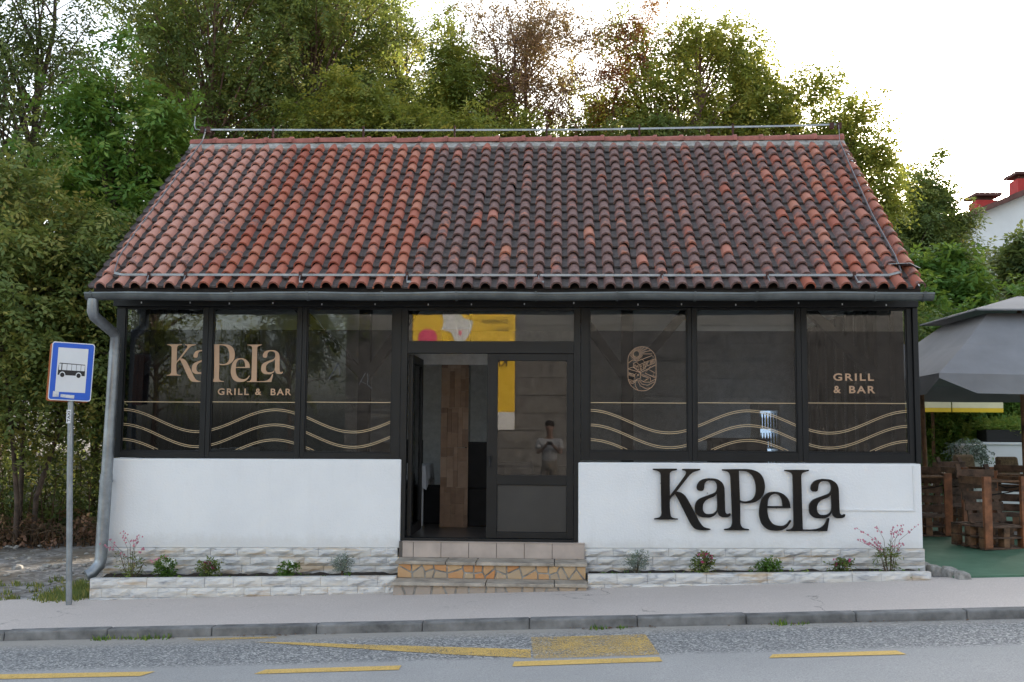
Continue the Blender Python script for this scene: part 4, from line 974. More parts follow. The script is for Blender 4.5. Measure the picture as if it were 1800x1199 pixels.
# ================================================================ trees behind
TT = [ # name,label,x,y,top,crown_lo,rx,ry,leaf,kw
 ('locust_tree', 'tall dark locust tree at the far left edge with sky gaps', -12.4, 10.5, 14.5, 3.2, 2.4, 2.2, 'leaf_dark', dict(clumps=105, gap=.12, tint=.35, stems=2)),
 ('locust_tree', 'tall tree in the second row at the upper left', -10.4, 15.8, 17.0, 5.0, 2.6, 2.0, 'leaf_mid', dict(clumps=120, tint=.35)),
 ('locust_tree', 'tall tree in the second row above the left half of the roof', -6.4, 16.6, 17.2, 5.0, 2.7, 2.0, 'leaf_mid', dict(clumps=120, tint=.45)),
 ('leafy_tree', 'bright green leafy tree above the left bushes', -8.6, 7.6, 9.2, 3.0, 1.55, 1.4, 'leaf_bright', dict(clumps=80, tint=.4, ll=.15, lw=.07)),
 ('locust_tree', 'tall green tree with thin reddish trunk behind the roof corner', -8.2, 11.5, 14.5, 3.6, 2.3, 2.0, 'leaf_mid', dict(clumps=120, bark='bark_red', tint=.42, gap=.05)),
 ('locust_tree', 'dense tall green tree behind the left part of the roof', -5.9, 12.5, 14.8, 5.5, 2.2, 2.0, 'leaf_mid', dict(clumps=120, bark='bark_red', tint=.5)),
 ('ash_tree', 'yellowing green tree standing close behind the ridge', -4.5, 10.2, 9.6, 5.5, 1.25, 1.2, 'leaf_yellow', dict(clumps=75, tint=.6)),
 ('ash_tree', 'tall thin-leaved tree with sky showing through its crown', -4.2, 14.0, 14.2, 6.5, 1.7, 1.6, 'leaf_mid', dict(clumps=75, gap=.15, tint=.45)),
 ('ash_tree', 'rounded yellow-green tree beside the dry tree', -2.4, 12.4, 10.9, 6.5, 1.35, 1.3, 'leaf_yellow', dict(clumps=80, tint=.45)),
 ('dry_tree', 'half bare tree with brown withered leaves and visible limbs', -.75, 13.2, 13.4, 8.6, 2.0, 1.5, 'leaf_dry', dict(clumps=80, per=22, tint=.4, bark='bark_red', stems=4, ll=.09, lw=.04)),
 ('dry_tree', 'slender tree with rust coloured leaves at its top', 1.75, 13.6, 12.9, 8.6, 1.2, 1.1, 'leaf_red', dict(clumps=34, per=18, tint=.4, bark='bark_red', stems=3, ll=.09, lw=.04)),
 ('ash_tree', 'large spreading green tree right of the withered tree', 3.1, 13.4, 12.8, 6.8, 2.1, 1.8, 'leaf_yellow', dict(clumps=85, tint=.5, stems=2, bark='bark_red', gap=.15)),
 ('ash_tree', 'low green tree seen between the bare limbs above the ridge', 1.0, 15.0, 9.6, 7, 1.7, 1.4, 'leaf_mid', dict(clumps=60, tint=.4, gap=.1)),
 ('ash_tree', 'green tree with pointed top in the row above the ridge', 4.7, 14.2, 11.7, 7, 1.6, 1.3, 'leaf_yellow', dict(clumps=75, tint=.55, gap=.18)),
 ('ash_tree', 'bushy green tree, second last in the row above the ridge', 6.0, 13.6, 10.6, 6.6, 1.5, 1.2, 'leaf_yellow', dict(clumps=75, tint=.5, gap=.18)),
 ('ash_tree', 'green tree at the right end of the row with a reddish sprig', 7.0, 12.6, 9.8, 6, 1.25, 1.0, 'leaf_yellow', dict(clumps=62, tint=.5, gap=.18)),
 ('ash_tree', 'sparse young tree left of the dry tree', -1.9, 15.2, 11.6, 7.0, 1.3, 1.1, 'leaf_yellow', dict(clumps=40, tint=.55, gap=.3)),
 ('ash_tree', 'sparse young tree between the two dry trees', .7, 15.6, 11.2, 7.0, 1.2, 1.1, 'leaf_yellow', dict(clumps=40, tint=.55, gap=.3)),
 ('hedge_tree', 'low dense green growth behind the middle of the ridge', -3.0, 9.6, 8.7, 5.8, 1.5, 1.0, 'leaf_yellow', dict(clumps=60, tint=.4)),
 ('hedge_tree', 'low green growth at the foot of the dry tree', -.9, 12.0, 9.0, 6.6, 1.4, 1.0, 'leaf_yellow', dict(clumps=36, tint=.5, gap=.2)),
 ('hedge_tree', 'low green growth below the large spreading tree', 2.3, 12.2, 9.1, 6.6, 1.5, 1.0, 'leaf_mid', dict(clumps=65, tint=.4)),
 ('willow_tree', 'hazy olive green tree right of the roof against the sky', 12.3, 22.5, 11.3, 3.2, 1.6, 1.6, 'leaf_mid', dict(clumps=150, tint=.35, ll=.15, lw=.055, per=36)),
 ('willow_tree', 'lower olive tree tucked behind the right roof verge', 10.9, 21.0, 8.8, 2.6, 1.6, 1.5, 'leaf_mid', dict(clumps=80, tint=.25, ll=.14, lw=.05)),
 ('walnut_tree', 'bright green broad-leaved tree in front of the white house', 9.4, 14.2, 6.6, 1.6, 1.25, 1.2, 'leaf_bright', dict(clumps=95, tint=.35, ll=.19, lw=.09)),
 ('walnut_tree', 'dark leaved tree at the right picture edge before the house', 12.5, 15.5, 7.3, 4.6, .75, .7, 'leaf_dark', dict(clumps=45, tint=.5, ll=.19, lw=.09)),
 ('shrub_tree', 'leafy green shrub mass directly behind the grey parasols', 8.6, 11.2, 4.7, .8, 1.5, 1.2, 'leaf_bright', dict(clumps=80, tint=.25, ll=.16, lw=.08)),
 ('shrub_tree', 'green shrub behind the terrace near the picture edge', 10.6, 11.0, 4.9, .8, 1.5, 1.2, 'leaf_bright', dict(clumps=80, tint=.3, ll=.16, lw=.08)),
 ('shrub_tree', 'dark green shrub between the building and the terrace shrubs', 6.5, 10.5, 5.2, .8, 1.2, 1.2, 'leaf_mid', dict(clumps=70, tint=.2)),
 ('ash_tree', 'green tree beyond the terrace near its far corner', 14.6, 9.0, 7.5, 1.4, 2.0, 1.8, 'leaf_mid', dict(clumps=80, tint=.4)),
 ('ash_tree', 'yellow-green tree standing well beyond the terrace', 18.5, 13.0, 8.5, 1.6, 2.2, 1.8, 'leaf_yellow', dict(clumps=80, tint=.4)),
 ('bush', 'round green bush further along the bank', -14.2, 6.2, 5.2, .4, 2.2, 1.6, 'leaf_mid', dict(clumps=90, tint=.4, cat='bush', stems=3, r0=.06)),
 ('ash_tree', 'green tree further along the bank', -17.5, 9.5, 9.5, 2.2, 2.4, 2.0, 'leaf_mid', dict(clumps=90, tint=.4)),
 ('bush', 'large yellow-green bush at the left edge behind the bus sign', -8.7, 5.2, 6.1, 1.5, 1.9, 1.3, 'leaf_mid', dict(clumps=125, tint=.55, cat='bush', stems=3, r0=.05, per=30)),
 ('bush', 'dark leafy bush between bus sign and restaurant corner', -6.95, 6.1, 5.4, 1.7, 1.15, 1.0, 'leaf_dark', dict(clumps=95, tint=.35, cat='bush', stems=3, r0=.05, per=30, ll=.14, lw=.065)),
 ('bush', 'dark bush rising behind the left roof verge', -7.6, 8.4, 7.0, 1.8, 1.6, 1.2, 'leaf_dark', dict(clumps=95, tint=.3, cat='bush', stems=2, r0=.06)),
 ('bush', 'shadowy bush at the far left behind the fence post', -11.2, 7.8, 6.2, 1.9, 1.9, 1.2, 'leaf_dark', dict(clumps=95, tint=.3, cat='bush', stems=2, r0=.06)),
]
for i, (nm, lab, x, y, top, lo, rx, ry, lf, kw) in enumerate(TT):
    bz = gz(x) + terrain(x, y) - .03
    tree(nm, lab, x, y, bz, top, lo, rx, ry, lf, 100 + i, **kw)
# tangle of dry stems and ivy on the bank at the left
rg = np.random.default_rng(55); rr = random.Random(5)
def bank(name, label, x0, x1, y0, y1, n_, leafmat, tint, stems_, hmax):
    t = thing(name, label, 'undergrowth', ((x0 + x1) / 2, y0, gz(x0)))
    b = MB()
    for i in range(stems_):
        x, y = rr.uniform(x0, x1), rr.uniform(y0, y1); z = gz(x) + terrain(x, y) - .05; h = rr.uniform(.3, hmax); dx, dy = rr.uniform(-.5, .5), rr.uniform(-.5, .1)
        b.tube([(x, y, z), (x + dx * .3, y + dy * .3, z + h * .6), (x + dx, y + dy, z + h * rr.uniform(.7, 1.))], [.011, .008, .003], 4, cap=False)
    b.build('stems', M['dry_stem'], t)
    P = np.stack([rg.uniform(x0, x1, n_), rg.uniform(y0, y1, n_), np.zeros(n_)], 1)
    P[:, 2] = [gz(a) + terrain(a, c) for a, c in P[:, :2]]; P[:, 2] += rg.uniform(0, 1, n_) ** 1.6 * hmax
    v, q, ti = sprays(P, .25, 7, .085, .05, rg, tint0=tint)
    mesh_obj('leaves', np_mesh('leaves', v, q, ti), M[leafmat], t)
bank('undergrowth', 'dark ivy and dry stems covering the bank behind the gravel', -11.5, -5.6, 5.8, 7.8, 5200, 'leaf_dark', .3, 200, 2.3)
bank('undergrowth', 'withered brown weeds at the foot of the bank', -10.5, -6.2, 4.9, 6.0, 420, 'leaf_dry', .4, 260, .55)
# fence post
b = MB(); b.box(-10.05, -9.83, 6.25, 6.45, gz(-10), gz(-10) + 1.75); o = b.build('fence_post', M['wood_dark'], bevel=.02); tag(o, 'short dark post standing in the left undergrowth', 'post')
# grass tufts and stones on the gravel
def tufts(name, label, pts, h, nb, mat, kind='stuff'):
    V = []; T = []
    for (x, y, s) in pts:
        for k in range(nb):
            a = rr.uniform(0, 6.28); r = rr.uniform(0, .09) * s; bx, by = x + r * math.cos(a), y + r * math.sin(a); z = gz(bx) - .03
            if y > -2.0 and y < -.3 and x > -4.9: z = gz(bx)
            if y < -2.0: z = gz(bx) - .078
            hh = h * s * rr.uniform(.4, 1.1); lx, ly = rr.uniform(-.5, .5) * hh, rr.uniform(-.5, .5) * hh; w = .004 + .004 * s
            V += [(bx - w, by, z), (bx + w, by, z), (bx + lx * .6 + w * .4, by + ly * .6, z + hh * .7), (bx + lx, by + ly, z + hh)]; T.append(rr.random())
    o = mesh_obj(name, np_mesh(name, V, np.arange(len(V)).reshape(-1, 4), T), M[mat]); tag(o, label, 'grass', kind=kind)
pts = [(rr.uniform(-7.2, -4.95), rr.uniform(-.45, 1.3), rr.uniform(.5, 1.3)) for _ in range(70)] + [(rr.uniform(-5.6, -5.0), rr.uniform(-.5, .6), rr.uniform(.8, 1.6)) for _ in range(60)]
tufts('grass', 'green grass tufts on the gravel by the bus sign and planter', pts, .075, 22, 'leaf_mid')
pts = [(rr.gauss(c, .12), KERB_Y - rr.uniform(.01, .05), rr.uniform(.4, .9)) for c in (-3.95, -3.6, -3.75, .45, 1.95) for _ in range(4)]
tufts('weeds', 'small weeds growing along the kerb', pts, .07, 12, 'leaf_bright')
sm = []
for s in range(4):
    b = MB(); rg2 = random.Random(s); prof = []
    vv = []
    for k in range(4):
        for j in range(6):
            a = 6.28 * j / 6; rr_ = (.55, 1, .85, .35)[k] * rg2.uniform(.8, 1.15); vv.append((rr_ * math.cos(a), rr_ * math.sin(a) * .8, (0, .25, .6, .8)[k]))
    b.add(vv, [(k * 6 + j, k * 6 + (j + 1) % 6, (k + 1) * 6 + (j + 1) % 6, (k + 1) * 6 + j) for k in range(3) for j in range(6)] + [(18, 19, 20, 21, 22, 23)]); sm.append(b)
b = MB()
for i in range(420):
    x, y = rr.uniform(-10, -4.95), rr.uniform(-.4, 5.5); s = rr.uniform(.01, .05) * (1 if rr.random() > .06 else 2.2); z = gz(x) + terrain(x, y) - .035
    src = rr.choice(sm); a = rr.uniform(0, 6.28); ca, sa = math.cos(a), math.sin(a)
    b.add([(x + (p[0] * ca - p[1] * sa) * s, y + (p[0] * sa + p[1] * ca) * s, z + p[2] * s) for p in src.v], src.f)
o = b.build('gravel', M['mortar']); tag(o, 'loose grey stones scattered on the gravel ground', 'gravel', kind='stuff')
b = MB()
for i in range(150):
    c = rr.choice((-3.7, -2.2, -2.45, .3, .5, 2.0, 3.0)); x = rr.gauss(c, .25); y = KERB_Y - abs(rr.gauss(0, .035)) - .012; z = gz(x) - .070; s = rr.uniform(.008, .022); a = rr.uniform(0, 6.28)
    b.add([(x + s * math.cos(a + k * 1.57) * (1 if k % 2 else .5), y + s * math.sin(a + k * 1.57) * (1 if k % 2 else .5), z + rr.uniform(0, .012)) for k in range(4)], [(0, 1, 2, 3)])
o = b.build('leaf_litter', M['leaf_dry']); tag(o, 'dry leaves lying in the gutter of the road', 'litter', kind='stuff')

# ================================================================ plants in the planters
def plant(name, label, x, y, h, rad, n_, leaf, tint, flowers=None, nfl=0, ll=.035, lw=.02, L=.07, el=None):
    z = zs(x) - .01; t = thing(name, label, 'plant', (x, y, z), group='plants in the planters')
    b = MB(); cs = []
    for i in range(9):
        a = rr.uniform(0, 6.28); r = rad * rr.uniform(.2, .9); e = (x + r * math.cos(a), y + r * math.sin(a) * .8, z + h * rr.uniform(.6, 1)); b.tube([(x, y, z), (x + (e[0] - x) * .4, y + (e[1] - y) * .4, z + (e[2] - z) * .6), e], [.004, .003, .0015], 4, cap=False)
        cs.append(e)
    b.build('stems', M['dry_stem'] if leaf == 'leaf_grey' else M[leaf], t)
    u = rg.normal(0, 1, (n_, 3)); u /= np.linalg.norm(u, axis=1)[:, None]; u *= rg.uniform(.3, 1, (n_, 1)) ** .5
    P = np.array([x, y, z + h * .52]) + u * np.array([rad, rad * .8, h * .48])
    v, q, ti = sprays(P, L, 6, ll, lw, rg, droop=(.9 if leaf == 'leaf_grey' else .2), tint0=tint)
    mesh_obj('leaves', np_mesh('leaves', v, q, ti), M[leaf], t)
    for i in range(nfl):
        a = rr.uniform(0, 6.28); r = rad * rr.uniform(.1, .95); p = (x + r * math.cos(a), y - abs(r * math.sin(a)) * .8, z + h * rr.uniform(.55, 1.02)); b = MB(); s = rr.uniform(.016, .026)
        for k in range(9):
            d = Vector((rr.gauss(0, 1), rr.gauss(0, 1), rr.gauss(.4, .8))).normalized() * s; c = Vector(p) + d * .8; e1 = d.orthogonal().normalized() * s * .5; e2 = d.cross(e1).normalized() * s * .5
            b.add([c - e1, c - e2 + d * .25, c + e1, c + e2 + d * .25], [(0, 1, 2, 3)])
        b.build('flower', M[flowers], t)
plant('flowering_plant', 'white flowered plant nearest the downpipe', -4.17, -.27, .22, .10, 110, 'leaf_bright', .2, 'petal_w', 12)
plant('flowering_plant', 'deep pink flowered plant left of the steps', -3.70, -.27, .20, .10, 100, 'leaf_mid', .3, 'petal_p', 7)
plant('flowering_plant', 'small white flowered plant between pink flowers and grey tuft', -2.84, -.27, .15, .10, 90, 'leaf_bright', .3, 'petal_w', 6)
plant('lavender', 'grey-green lavender tuft left of the steps', -2.27, -.27, .22, .11, 150, 'leaf_grey', .4, ll=.03, lw=.008, L=.09)
plant('lavender', 'grey-green lavender tuft right of the steps', .84, -.27, .22, .12, 150, 'leaf_grey', .4, ll=.03, lw=.008, L=.09)
plant('flowering_plant', 'tall bright pink flowered plant under the letter K', 1.53, -.27, .24, .11, 110, 'leaf_mid', .35, 'petal_p', 10)
plant('flowering_plant', 'leafy green plant with tiny white blooms under the letter P', 2.20, -.27, .17, .12, 120, 'leaf_bright', .35, 'petal_w', 3)
plant('flowering_plant', 'short pink flowered plant under the last letter', 2.96, -.27, .16, .10, 90, 'leaf_mid', .35, 'petal_p', 7)
def gaura(label, x, h, n_, w):
    z = zs(x); t = thing('gaura_plant', label, 'plant', (x, -.25, z), group='plants in the planters'); b = MB(); fl = MB(); P = []
    for i in range(n_):
        a = rr.uniform(-1, 1); e = Vector((x + a * w, -.25 + rr.uniform(-.2, .15), z + h * rr.uniform(.55, 1.05) * (1 - .25 * abs(a)))); m_ = Vector((x + a * w * .35, -.25, z + e.z * .0 + (e.z - z) * .7))
        b.tube([(x + a * .05, -.25, z), m_, e], [.003, .0022, .001], 4, cap=False)
        P += [list(Vector((x + a * .08 + rr.gauss(0, .04), -.25 + rr.gauss(0, .05), z + rr.uniform(.02, h * .4)))) for _ in range(4)]
        for k in range(5):
            c = m_.lerp(e, .5 + .5 * k / 4) + Vector((rr.gauss(0, .012), rr.gauss(0, .012), rr.gauss(0, .01))); s = rr.uniform(.008, .014)
            fl.add([c + Vector((-s, 0, 0)), c + Vector((0, -s * .6, -s)), c + Vector((s, 0, 0)), c + Vector((0, s * .4, s))], [(0, 1, 2, 3)])
    b.build('stems', M['dry_stem'], t); fl.build('flowers', M['petal_l'], t)['kind'] = 'stuff'
    v, q, ti = sprays(np.array(P), .09, 5, .05, .011, rg, droop=.5, tint0=.3); mesh_obj('leaves', np_mesh('leaves', v, q, ti), M['leaf_mid'], t)
gaura('wispy pink gaura by the downpipe', -4.55, .50, 12, .42); gaura('wispy pink gaura at the right end of the planter', 3.45, .58, 16, .42)
for (x0, x1, n_) in ((-4.8, -1.75, 26), (.4, 3.75, 46)):
    P = np.stack([rg.uniform(x0, x1, n_), rg.uniform(-.40, -.3, n_), np.zeros(n_)], 1); P[:, 2] = zs(P[:, 0]) + .01
    v, q, ti = sprays(P, .06, 5, .03, .02, rg, droop=.6, tint0=.4)
    o = mesh_obj('weeds', np_mesh('weeds', v, q, ti), M['leaf_bright']); tag(o, 'tiny green seedlings in the soil of the %s planter' % ('left' if x0 < 0 else 'right'), 'weeds', kind='stuff')

# ================================================================ inside the restaurant
pil = thing('stone_pillar', 'pillar clad in brown stone strips just inside the door', 'pillar', (-1.27, 1.62, .56))
MB().box(-1.43, -1.10, 1.46, 1.78, .556, 3.3).build('core', M['mortar'], pil)
rp = random.Random(4); zc = .558
while zc < 3.0:
    h = .49; x = -1.437
    while x < -1.095:
        w = min(rp.choice((.055, .08, .11)), -1.093 - x); zz = zc
        while zz < zc + h - .01:
            hh = min(rp.uniform(.12, .3), zc + h - zz)
            yo = rp.uniform(0, .014); MB().box(x + .001, x + w - .001, 1.445 - yo, 1.459, zz + .001, zz + hh - .001).build('stone_strip', M['pillar'], pil); zz += hh
        x += w
    zc += h
def chair(x, y, rz, label):
    t = thing('dining_chair', label, 'chair', (x, y, .556), rz, 'black dining chairs')
    MB().box(-.22, .22, -.22, .22, .0, .47).build('seat_cover', M['chair'], t, local=True, bevel=.02)
    MB().hexa([(-.21, .17, .472), (.21, .17, .472), (.21, .235, .472), (-.21, .235, .472), (-.20, .24, 1.05), (.20, .24, 1.05), (.20, .30, 1.05), (-.20, .30, 1.05)]).build('backrest', M['chair'], t, local=True, bevel=.02)
def table(x, y, label):
    t = thing('dining_table', label, 'table', (x, y, .556), 0, 'dining tables with white cloths')
    MB().box(-.4, .4, -.4, .4, .70, .74).build('tabletop', M['white'], t, local=True)
    for a in (-1, 1):
        for c in (-1, 1): MB().box(a * .35 - .03, a * .35 + .03, c * .35 - .03, c * .35 + .03, 0, .7).build('leg', M['white'], t, local=True)
    b = MB(); n_ = 40; vv = []
    def ring(s, z, drop): 
        out = []
        for k in range(n_):
            a = 2 * math.pi * k / n_; m_ = max(abs(math.cos(a)), abs(math.sin(a))); rx_ = s / m_; corner = (1 / m_ - 1) / .414
            fold = 1 + .03 * math.sin(k * 2.5) * drop
            out.append((rx_ * math.cos(a) * fold, rx_ * math.sin(a) * fold, z - drop * (.14 + .16 * corner)))
        return out
    vv = [(0, 0, .745)] + ring(.405, .745, 0) + ring(.42, .73, .25) + ring(.43, .745, 1)
    b.add(vv, [(0, 1 + k, 1 + (k + 1) % n_) for k in range(n_)] + [(1 + r * n_ + k, 1 + (r + 1) * n_ + k, 1 + (r + 1) * n_ + (k + 1) % n_, 1 + r * n_ + (k + 1) % n_) for r in range(2) for k in range(n_)], smooth=False)
    b.build('tablecloth', M['cloth'], t, local=True)
table(-2.05, 2.0, 'table with white cloth left of the stone pillar'); table(-.75, 2.9, 'table with white cloth behind the stone pillar')
chair(-2.0, 1.15, math.pi, 'black chair in front of the clothed table by the open door'); chair(-1.55, 2.1, -math.pi / 2, 'black chair between the clothed table and the pillar')
chair(-.95, 1.75, math.pi, 'black high-backed chair right of the stone pillar'); chair(-2.1, 3.0, 0, 'black chair at the far side of the clothed table')
table(1.4, 2.2, 'table with white cloth behind the emblem window'); chair(1.95, 2.2, -math.pi / 2, 'black chair behind the emblem window')
fr = thing('drinks_fridge', 'lit drinks fridge glowing behind the middle right window', 'fridge', (2.72, 3.6, .556))
MB().box(2.85, 2.88, 3.4, 3.95, .56, 2.15).build('side', M['white'], fr); MB().box(3.13, 3.16, 3.4, 3.95, .56, 2.15).build('side', M['white'], fr)
MB().box(2.881, 3.129, 3.9, 3.95, .56, 2.15).build('lit_back', M['fridge_light'], fr); MB().box(2.881, 3.129, 3.4, 3.899, 2.05, 2.15).build('top', M['white'], fr); MB().box(2.881, 3.129, 3.4, 3.899, .56, .75).build('base', M['white'], fr)
for k in range(4):
    z = .95 + k * .28; MB().box(2.882, 3.128, 3.42, 3.898, z, z + .012).build('shelf', M['white'], fr)
    for j in range(6):
        x = 2.91 + j * .04; b = MB(); b.lathe([(.0, 0), (.017, 0), (.017, .13), (.008, .17), (.008, .21), (0, .21)], (x, 3.5, z + .013), 8); b.build('bottle', M[('bottle', 'bottle_y')[(j + k) % 2]], fr)
br = thing('bar_counter', 'dark bar counter inside behind the right windows', 'counter', (3.0, 3.0, .556))
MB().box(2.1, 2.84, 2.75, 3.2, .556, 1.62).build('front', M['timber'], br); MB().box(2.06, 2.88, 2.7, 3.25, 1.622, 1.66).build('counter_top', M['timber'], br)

# ================================================================ terrace on the right
def parasol(label, cx_, cy_, half, z_edge, z_top, valance, mat, vent=True, pole=True, z0=.35, rz=0):
    t = thing('parasol', label, 'parasol', (cx_, cy_, z0), rz, 'parasols on the terrace')
    b = MB(); n_ = 8; hh = half * .42; zi = z_edge + (z_top - z_edge) * .72 - z0; ze = z_edge - z0
    cs = [(-1, -1), (1, -1), (1, 1), (-1, 1)]
    for k in range(4):
        a, c = cs[k], cs[(k + 1) % 4]; vv = []
        for j in range(9):
            u = j / 8; ex, ey = a[0] + (c[0] - a[0]) * u, a[1] + (c[1] - a[1]) * u; sag = math.sin(math.pi * u)
            vv += [(ex * hh, ey * hh, zi), (ex * (half + hh) / 2, ey * (half + hh) / 2, (ze + zi) / 2 - .03 - .012 * sag), (ex * half, ey * half, ze - .02 * sag)]
        b.add(vv, [(j * 3 + r, j * 3 + r + 1, j * 3 + r + 4, j * 3 + r + 3) for j in range(8) for r in range(2)], smooth=False)
        vv = []
        for j in range(9):
            u = j / 8; ex, ey = a[0] + (c[0] - a[0]) * u, a[1] + (c[1] - a[1]) * u; sag = math.sin(math.pi * u); f_ = 1.004 + .006 * math.sin(j * 2.2)
            cut = .75 * valance if j in (0, 8) else 0
            vv += [(ex * half, ey * half, ze - .02 * sag), (ex * half * f_, ey * half * f_, ze - valance + cut - .02 * sag)]
        b.add(vv, [(j * 2, j * 2 + 1, j * 2 + 3, j * 2 + 2) for j in range(8)])
    o = b.build('canopy', M[mat], t, local=True); sd_ = o.modifiers.new('solid', 'SOLIDIFY'); sd_.thickness = .006
    if vent:
        b = MB(); h2 = half * .56; zv = zi + .03
        for k in range(4):
            a, c = cs[k], cs[(k + 1) % 4]; b.add([(a[0] * h2, a[1] * h2, zv), (c[0] * h2, c[1] * h2, zv), (0, 0, z_top - z0)], [(0, 1, 2)]); b.add([(a[0] * h2, a[1] * h2, zv - .02), (c[0] * h2, c[1] * h2, zv - .02), (c[0] * h2, c[1] * h2, zv), (a[0] * h2, a[1] * h2, zv)], [(0, 1, 2, 3)])
        o = b.build('vent_cap', M[mat], t, local=True); sd_ = o.modifiers.new('solid', 'SOLIDIFY'); sd_.thickness = .006
    if pole: MB().tube([(0, 0, 0), (0, 0, z_top - z0)], .03, 10).build('pole', M['wood'], t, local=True); MB().box(-.3, .3, -.3, .3, .0, .07).build('base', M['mortar'], t, local=True, bevel=.01)
    for a in cs:
        MB().beam((a[0] * half * .97, a[1] * half * .97, ze - .03), (a[0] * .05, a[1] * .05, z_top - z0 - .25), .02, .03).build('rib', M['wood_dark'], t, local=True)
    return t
parasol('large grey parasol with a vented top at the right edge', 6.22, 2.72, 1.74, 2.46, 3.60, .23, 'canvas', z0=gz(6.2) + .02)
parasol('second grey parasol further back beside the building', 4.9, 7.0, 1.3, 2.98, 3.75, .2, 'canvas', z0=gz(6) + .02)
parasol('yellow parasol with pale top behind the grey ones', 6.65, 7.1, .85, 2.40, 2.85, .12, 'canvas_p', z0=gz(7) + .02)
yp = thing('parasol_valance', 'yellow bordered pale valance hanging from the small parasol', 'valance', (6.65, 6.23, 2.2))
for xa, xb in ((5.80, 6.64), (6.66, 7.50)):
    MB().box(xa, xb, 6.23, 6.24, 2.162, 2.285).build('pale_cloth', M['canvas_p'], yp); MB().box(xa, xb, 6.228, 6.242, 2.09, 2.161).build('yellow_border', M['canvas_y'], yp)
MB().tube([(5.36, 3.9, gz(5)), (5.32, 3.9, 2.4)], .035, 10).build('parasol_post', M['wood'], None)
tag(bpy.data.objects['parasol_post'], 'pale post standing right beside the building corner', 'post')
def pallet_chair(label, x, y, rz, s=1.):
    t = thing('pallet_chair', label, 'chair', (x, y, gz(x) + .022), rz, 'pallet chairs on the terrace')
    def slat(nm, mat, *bx): MB().box(*[v * s for v in bx]).build(nm, M[mat], t, local=True, bevel=.004)
    for z in (0, .125, .25):                         # base pallet: decks and blocks
        for yy in (-.27, -.09, .09, .27): slat('slat', 'wood_dark', -.30, .30, yy - .05, yy + .05, z, z + .022)
    for z in (.023, .148):
        for xx in (-.26, 0, .26):
            for yy in (-.26, 0, .26): slat('block', 'wood', xx - .04, xx + .04, yy - .055, yy + .055, z, z + .101)
    for xx in (-.25, .25): slat('post', 'wood_red', xx - .05, xx + .05, -.335, -.29, .02, .86)
    for xx in (-.27, .27): slat('rail', 'wood', xx - .02, xx + .02, -.288, .16, .76, .85)
    for yy in (-.265, -.05, .13): slat('slat', 'wood', -.249, .249, yy - .04, yy + .04, .79, .812)
    for k in range(5):                               # leaning back boards
        z0_ = .30 + k * .13; yo = .02 + k * .05
        slat('board', 'wood_dark', -.26, .26, yo, yo + .022, z0_, z0_ + .10)
    for xx in (-.2, .2): MB().beam((xx * s, .03 * s, .28 * s), (xx * s, .30 * s, .98 * s), .06 * s, .03 * s).build('back_rail', M['wood_dark'], t, local=True)
    MB().tube([(-.30 * s, -.30 * s, .70 * s), (-.1 * s, -.1 * s, .62 * s), (.1 * s, -.2 * s, .66 * s), (.30 * s, -.30 * s, .72 * s)], .008, 5).build('strap', M['chair'], t, local=True)
pallet_chair('brown pallet wood chair nearest the picture edge on the green floor', 5.36, 1.85, R(14), 1.02)
pallet_chair('brown pallet wood chair between the building and the nearest pallet chair', 5.12, 3.35, R(-10))
pallet_chair('pallet wood chair half hidden at the back of the terrace', 6.15, 4.6, R(20))
pallet_chair('pallet wood chair in the second row behind the front one', 6.25, 3.1, R(-25))
t = thing('pallet_table', 'low wooden terrace table behind the pallet chairs', 'table', (5.75, 5.6, gz(5.7)))
MB().box(5.1, 6.5, 5.2, 6.0, 1.08, 1.13).build('tabletop', M['wood'], t)
for xx in (5.2, 6.4): MB().box(xx - .05, xx + .05, 5.3, 5.9, gz(5.7), 1.079).build('leg', M['wood_dark'], t)
for i, (x, y) in enumerate(((6.35, 5.0), (6.55, 3.95))):
    t = thing('burlap_cushion', ('sack-cloth cushion leaning at the wooden table', 'sack-cloth cushion on the pallet chair nearest the white cabinet')[i], 'cushion', (x, y, 1.05), R(8))
    MB().hexa([(-.17, -.06, 0), (.17, -.06, 0), (.17, .06, 0), (-.17, .06, 0), (-.16, .02, .36), (.16, .02, .36), (.16, .10, .36), (-.16, .10, .36)]).build('cover', M['hessian'], t, local=True, bevel=.03)
t = thing('white_cabinet', 'white rendered low cabinet at the back of the terrace', 'cabinet', (8.2, 6.6, gz(8)))
MB().box(7.15, 9.6, 6.4, 7.0, gz(8), 1.55).build('body', M['housewhite'], t, bevel=.01); MB().box(7.12, 9.63, 6.37, 7.03, 1.551, 1.59).build('top', M['housewhite'], t)
t = thing('planter_box', 'black planter box with yellow-green grass on the white cabinet', 'planter', (8.0, 6.65, 1.59))
MB().box(7.3, 8.7, 6.45, 6.85, 1.592, 1.80).build('box', M['frame'], t, bevel=.01)
P = np.stack([rg.uniform(7.32, 8.68, 260), rg.uniform(6.45, 6.85, 260), np.full(260, 1.78)], 1); v, q, ti = sprays(P, .28, 6, .14, .02, rg, droop=.9, tint0=.8); mesh_obj('grass', np_mesh('grass', v, q, ti), M['leaf_bright'], t)
t = thing('flower_pot', 'tall white pot with trailing grey-green plant', 'pot', (6.75, 5.9, gz(6.7)))
MB().lathe([(0, 0), (.15, 0), (.20, 1.15), (.22, 1.18), (.18, 1.18), (.17, 1.1), (0, 1.1)], (6.75, 5.9, gz(6.7)), 18).build('pot', M['housewhite'], t)
u = rg.normal(0, 1, (240, 3)); u /= np.linalg.norm(u, axis=1)[:, None]; P = np.array([6.75, 5.82, 1.5]) + u * np.array([.28, .24, .17]); P[:90, 2] -= rg.uniform(0, .45, 90)
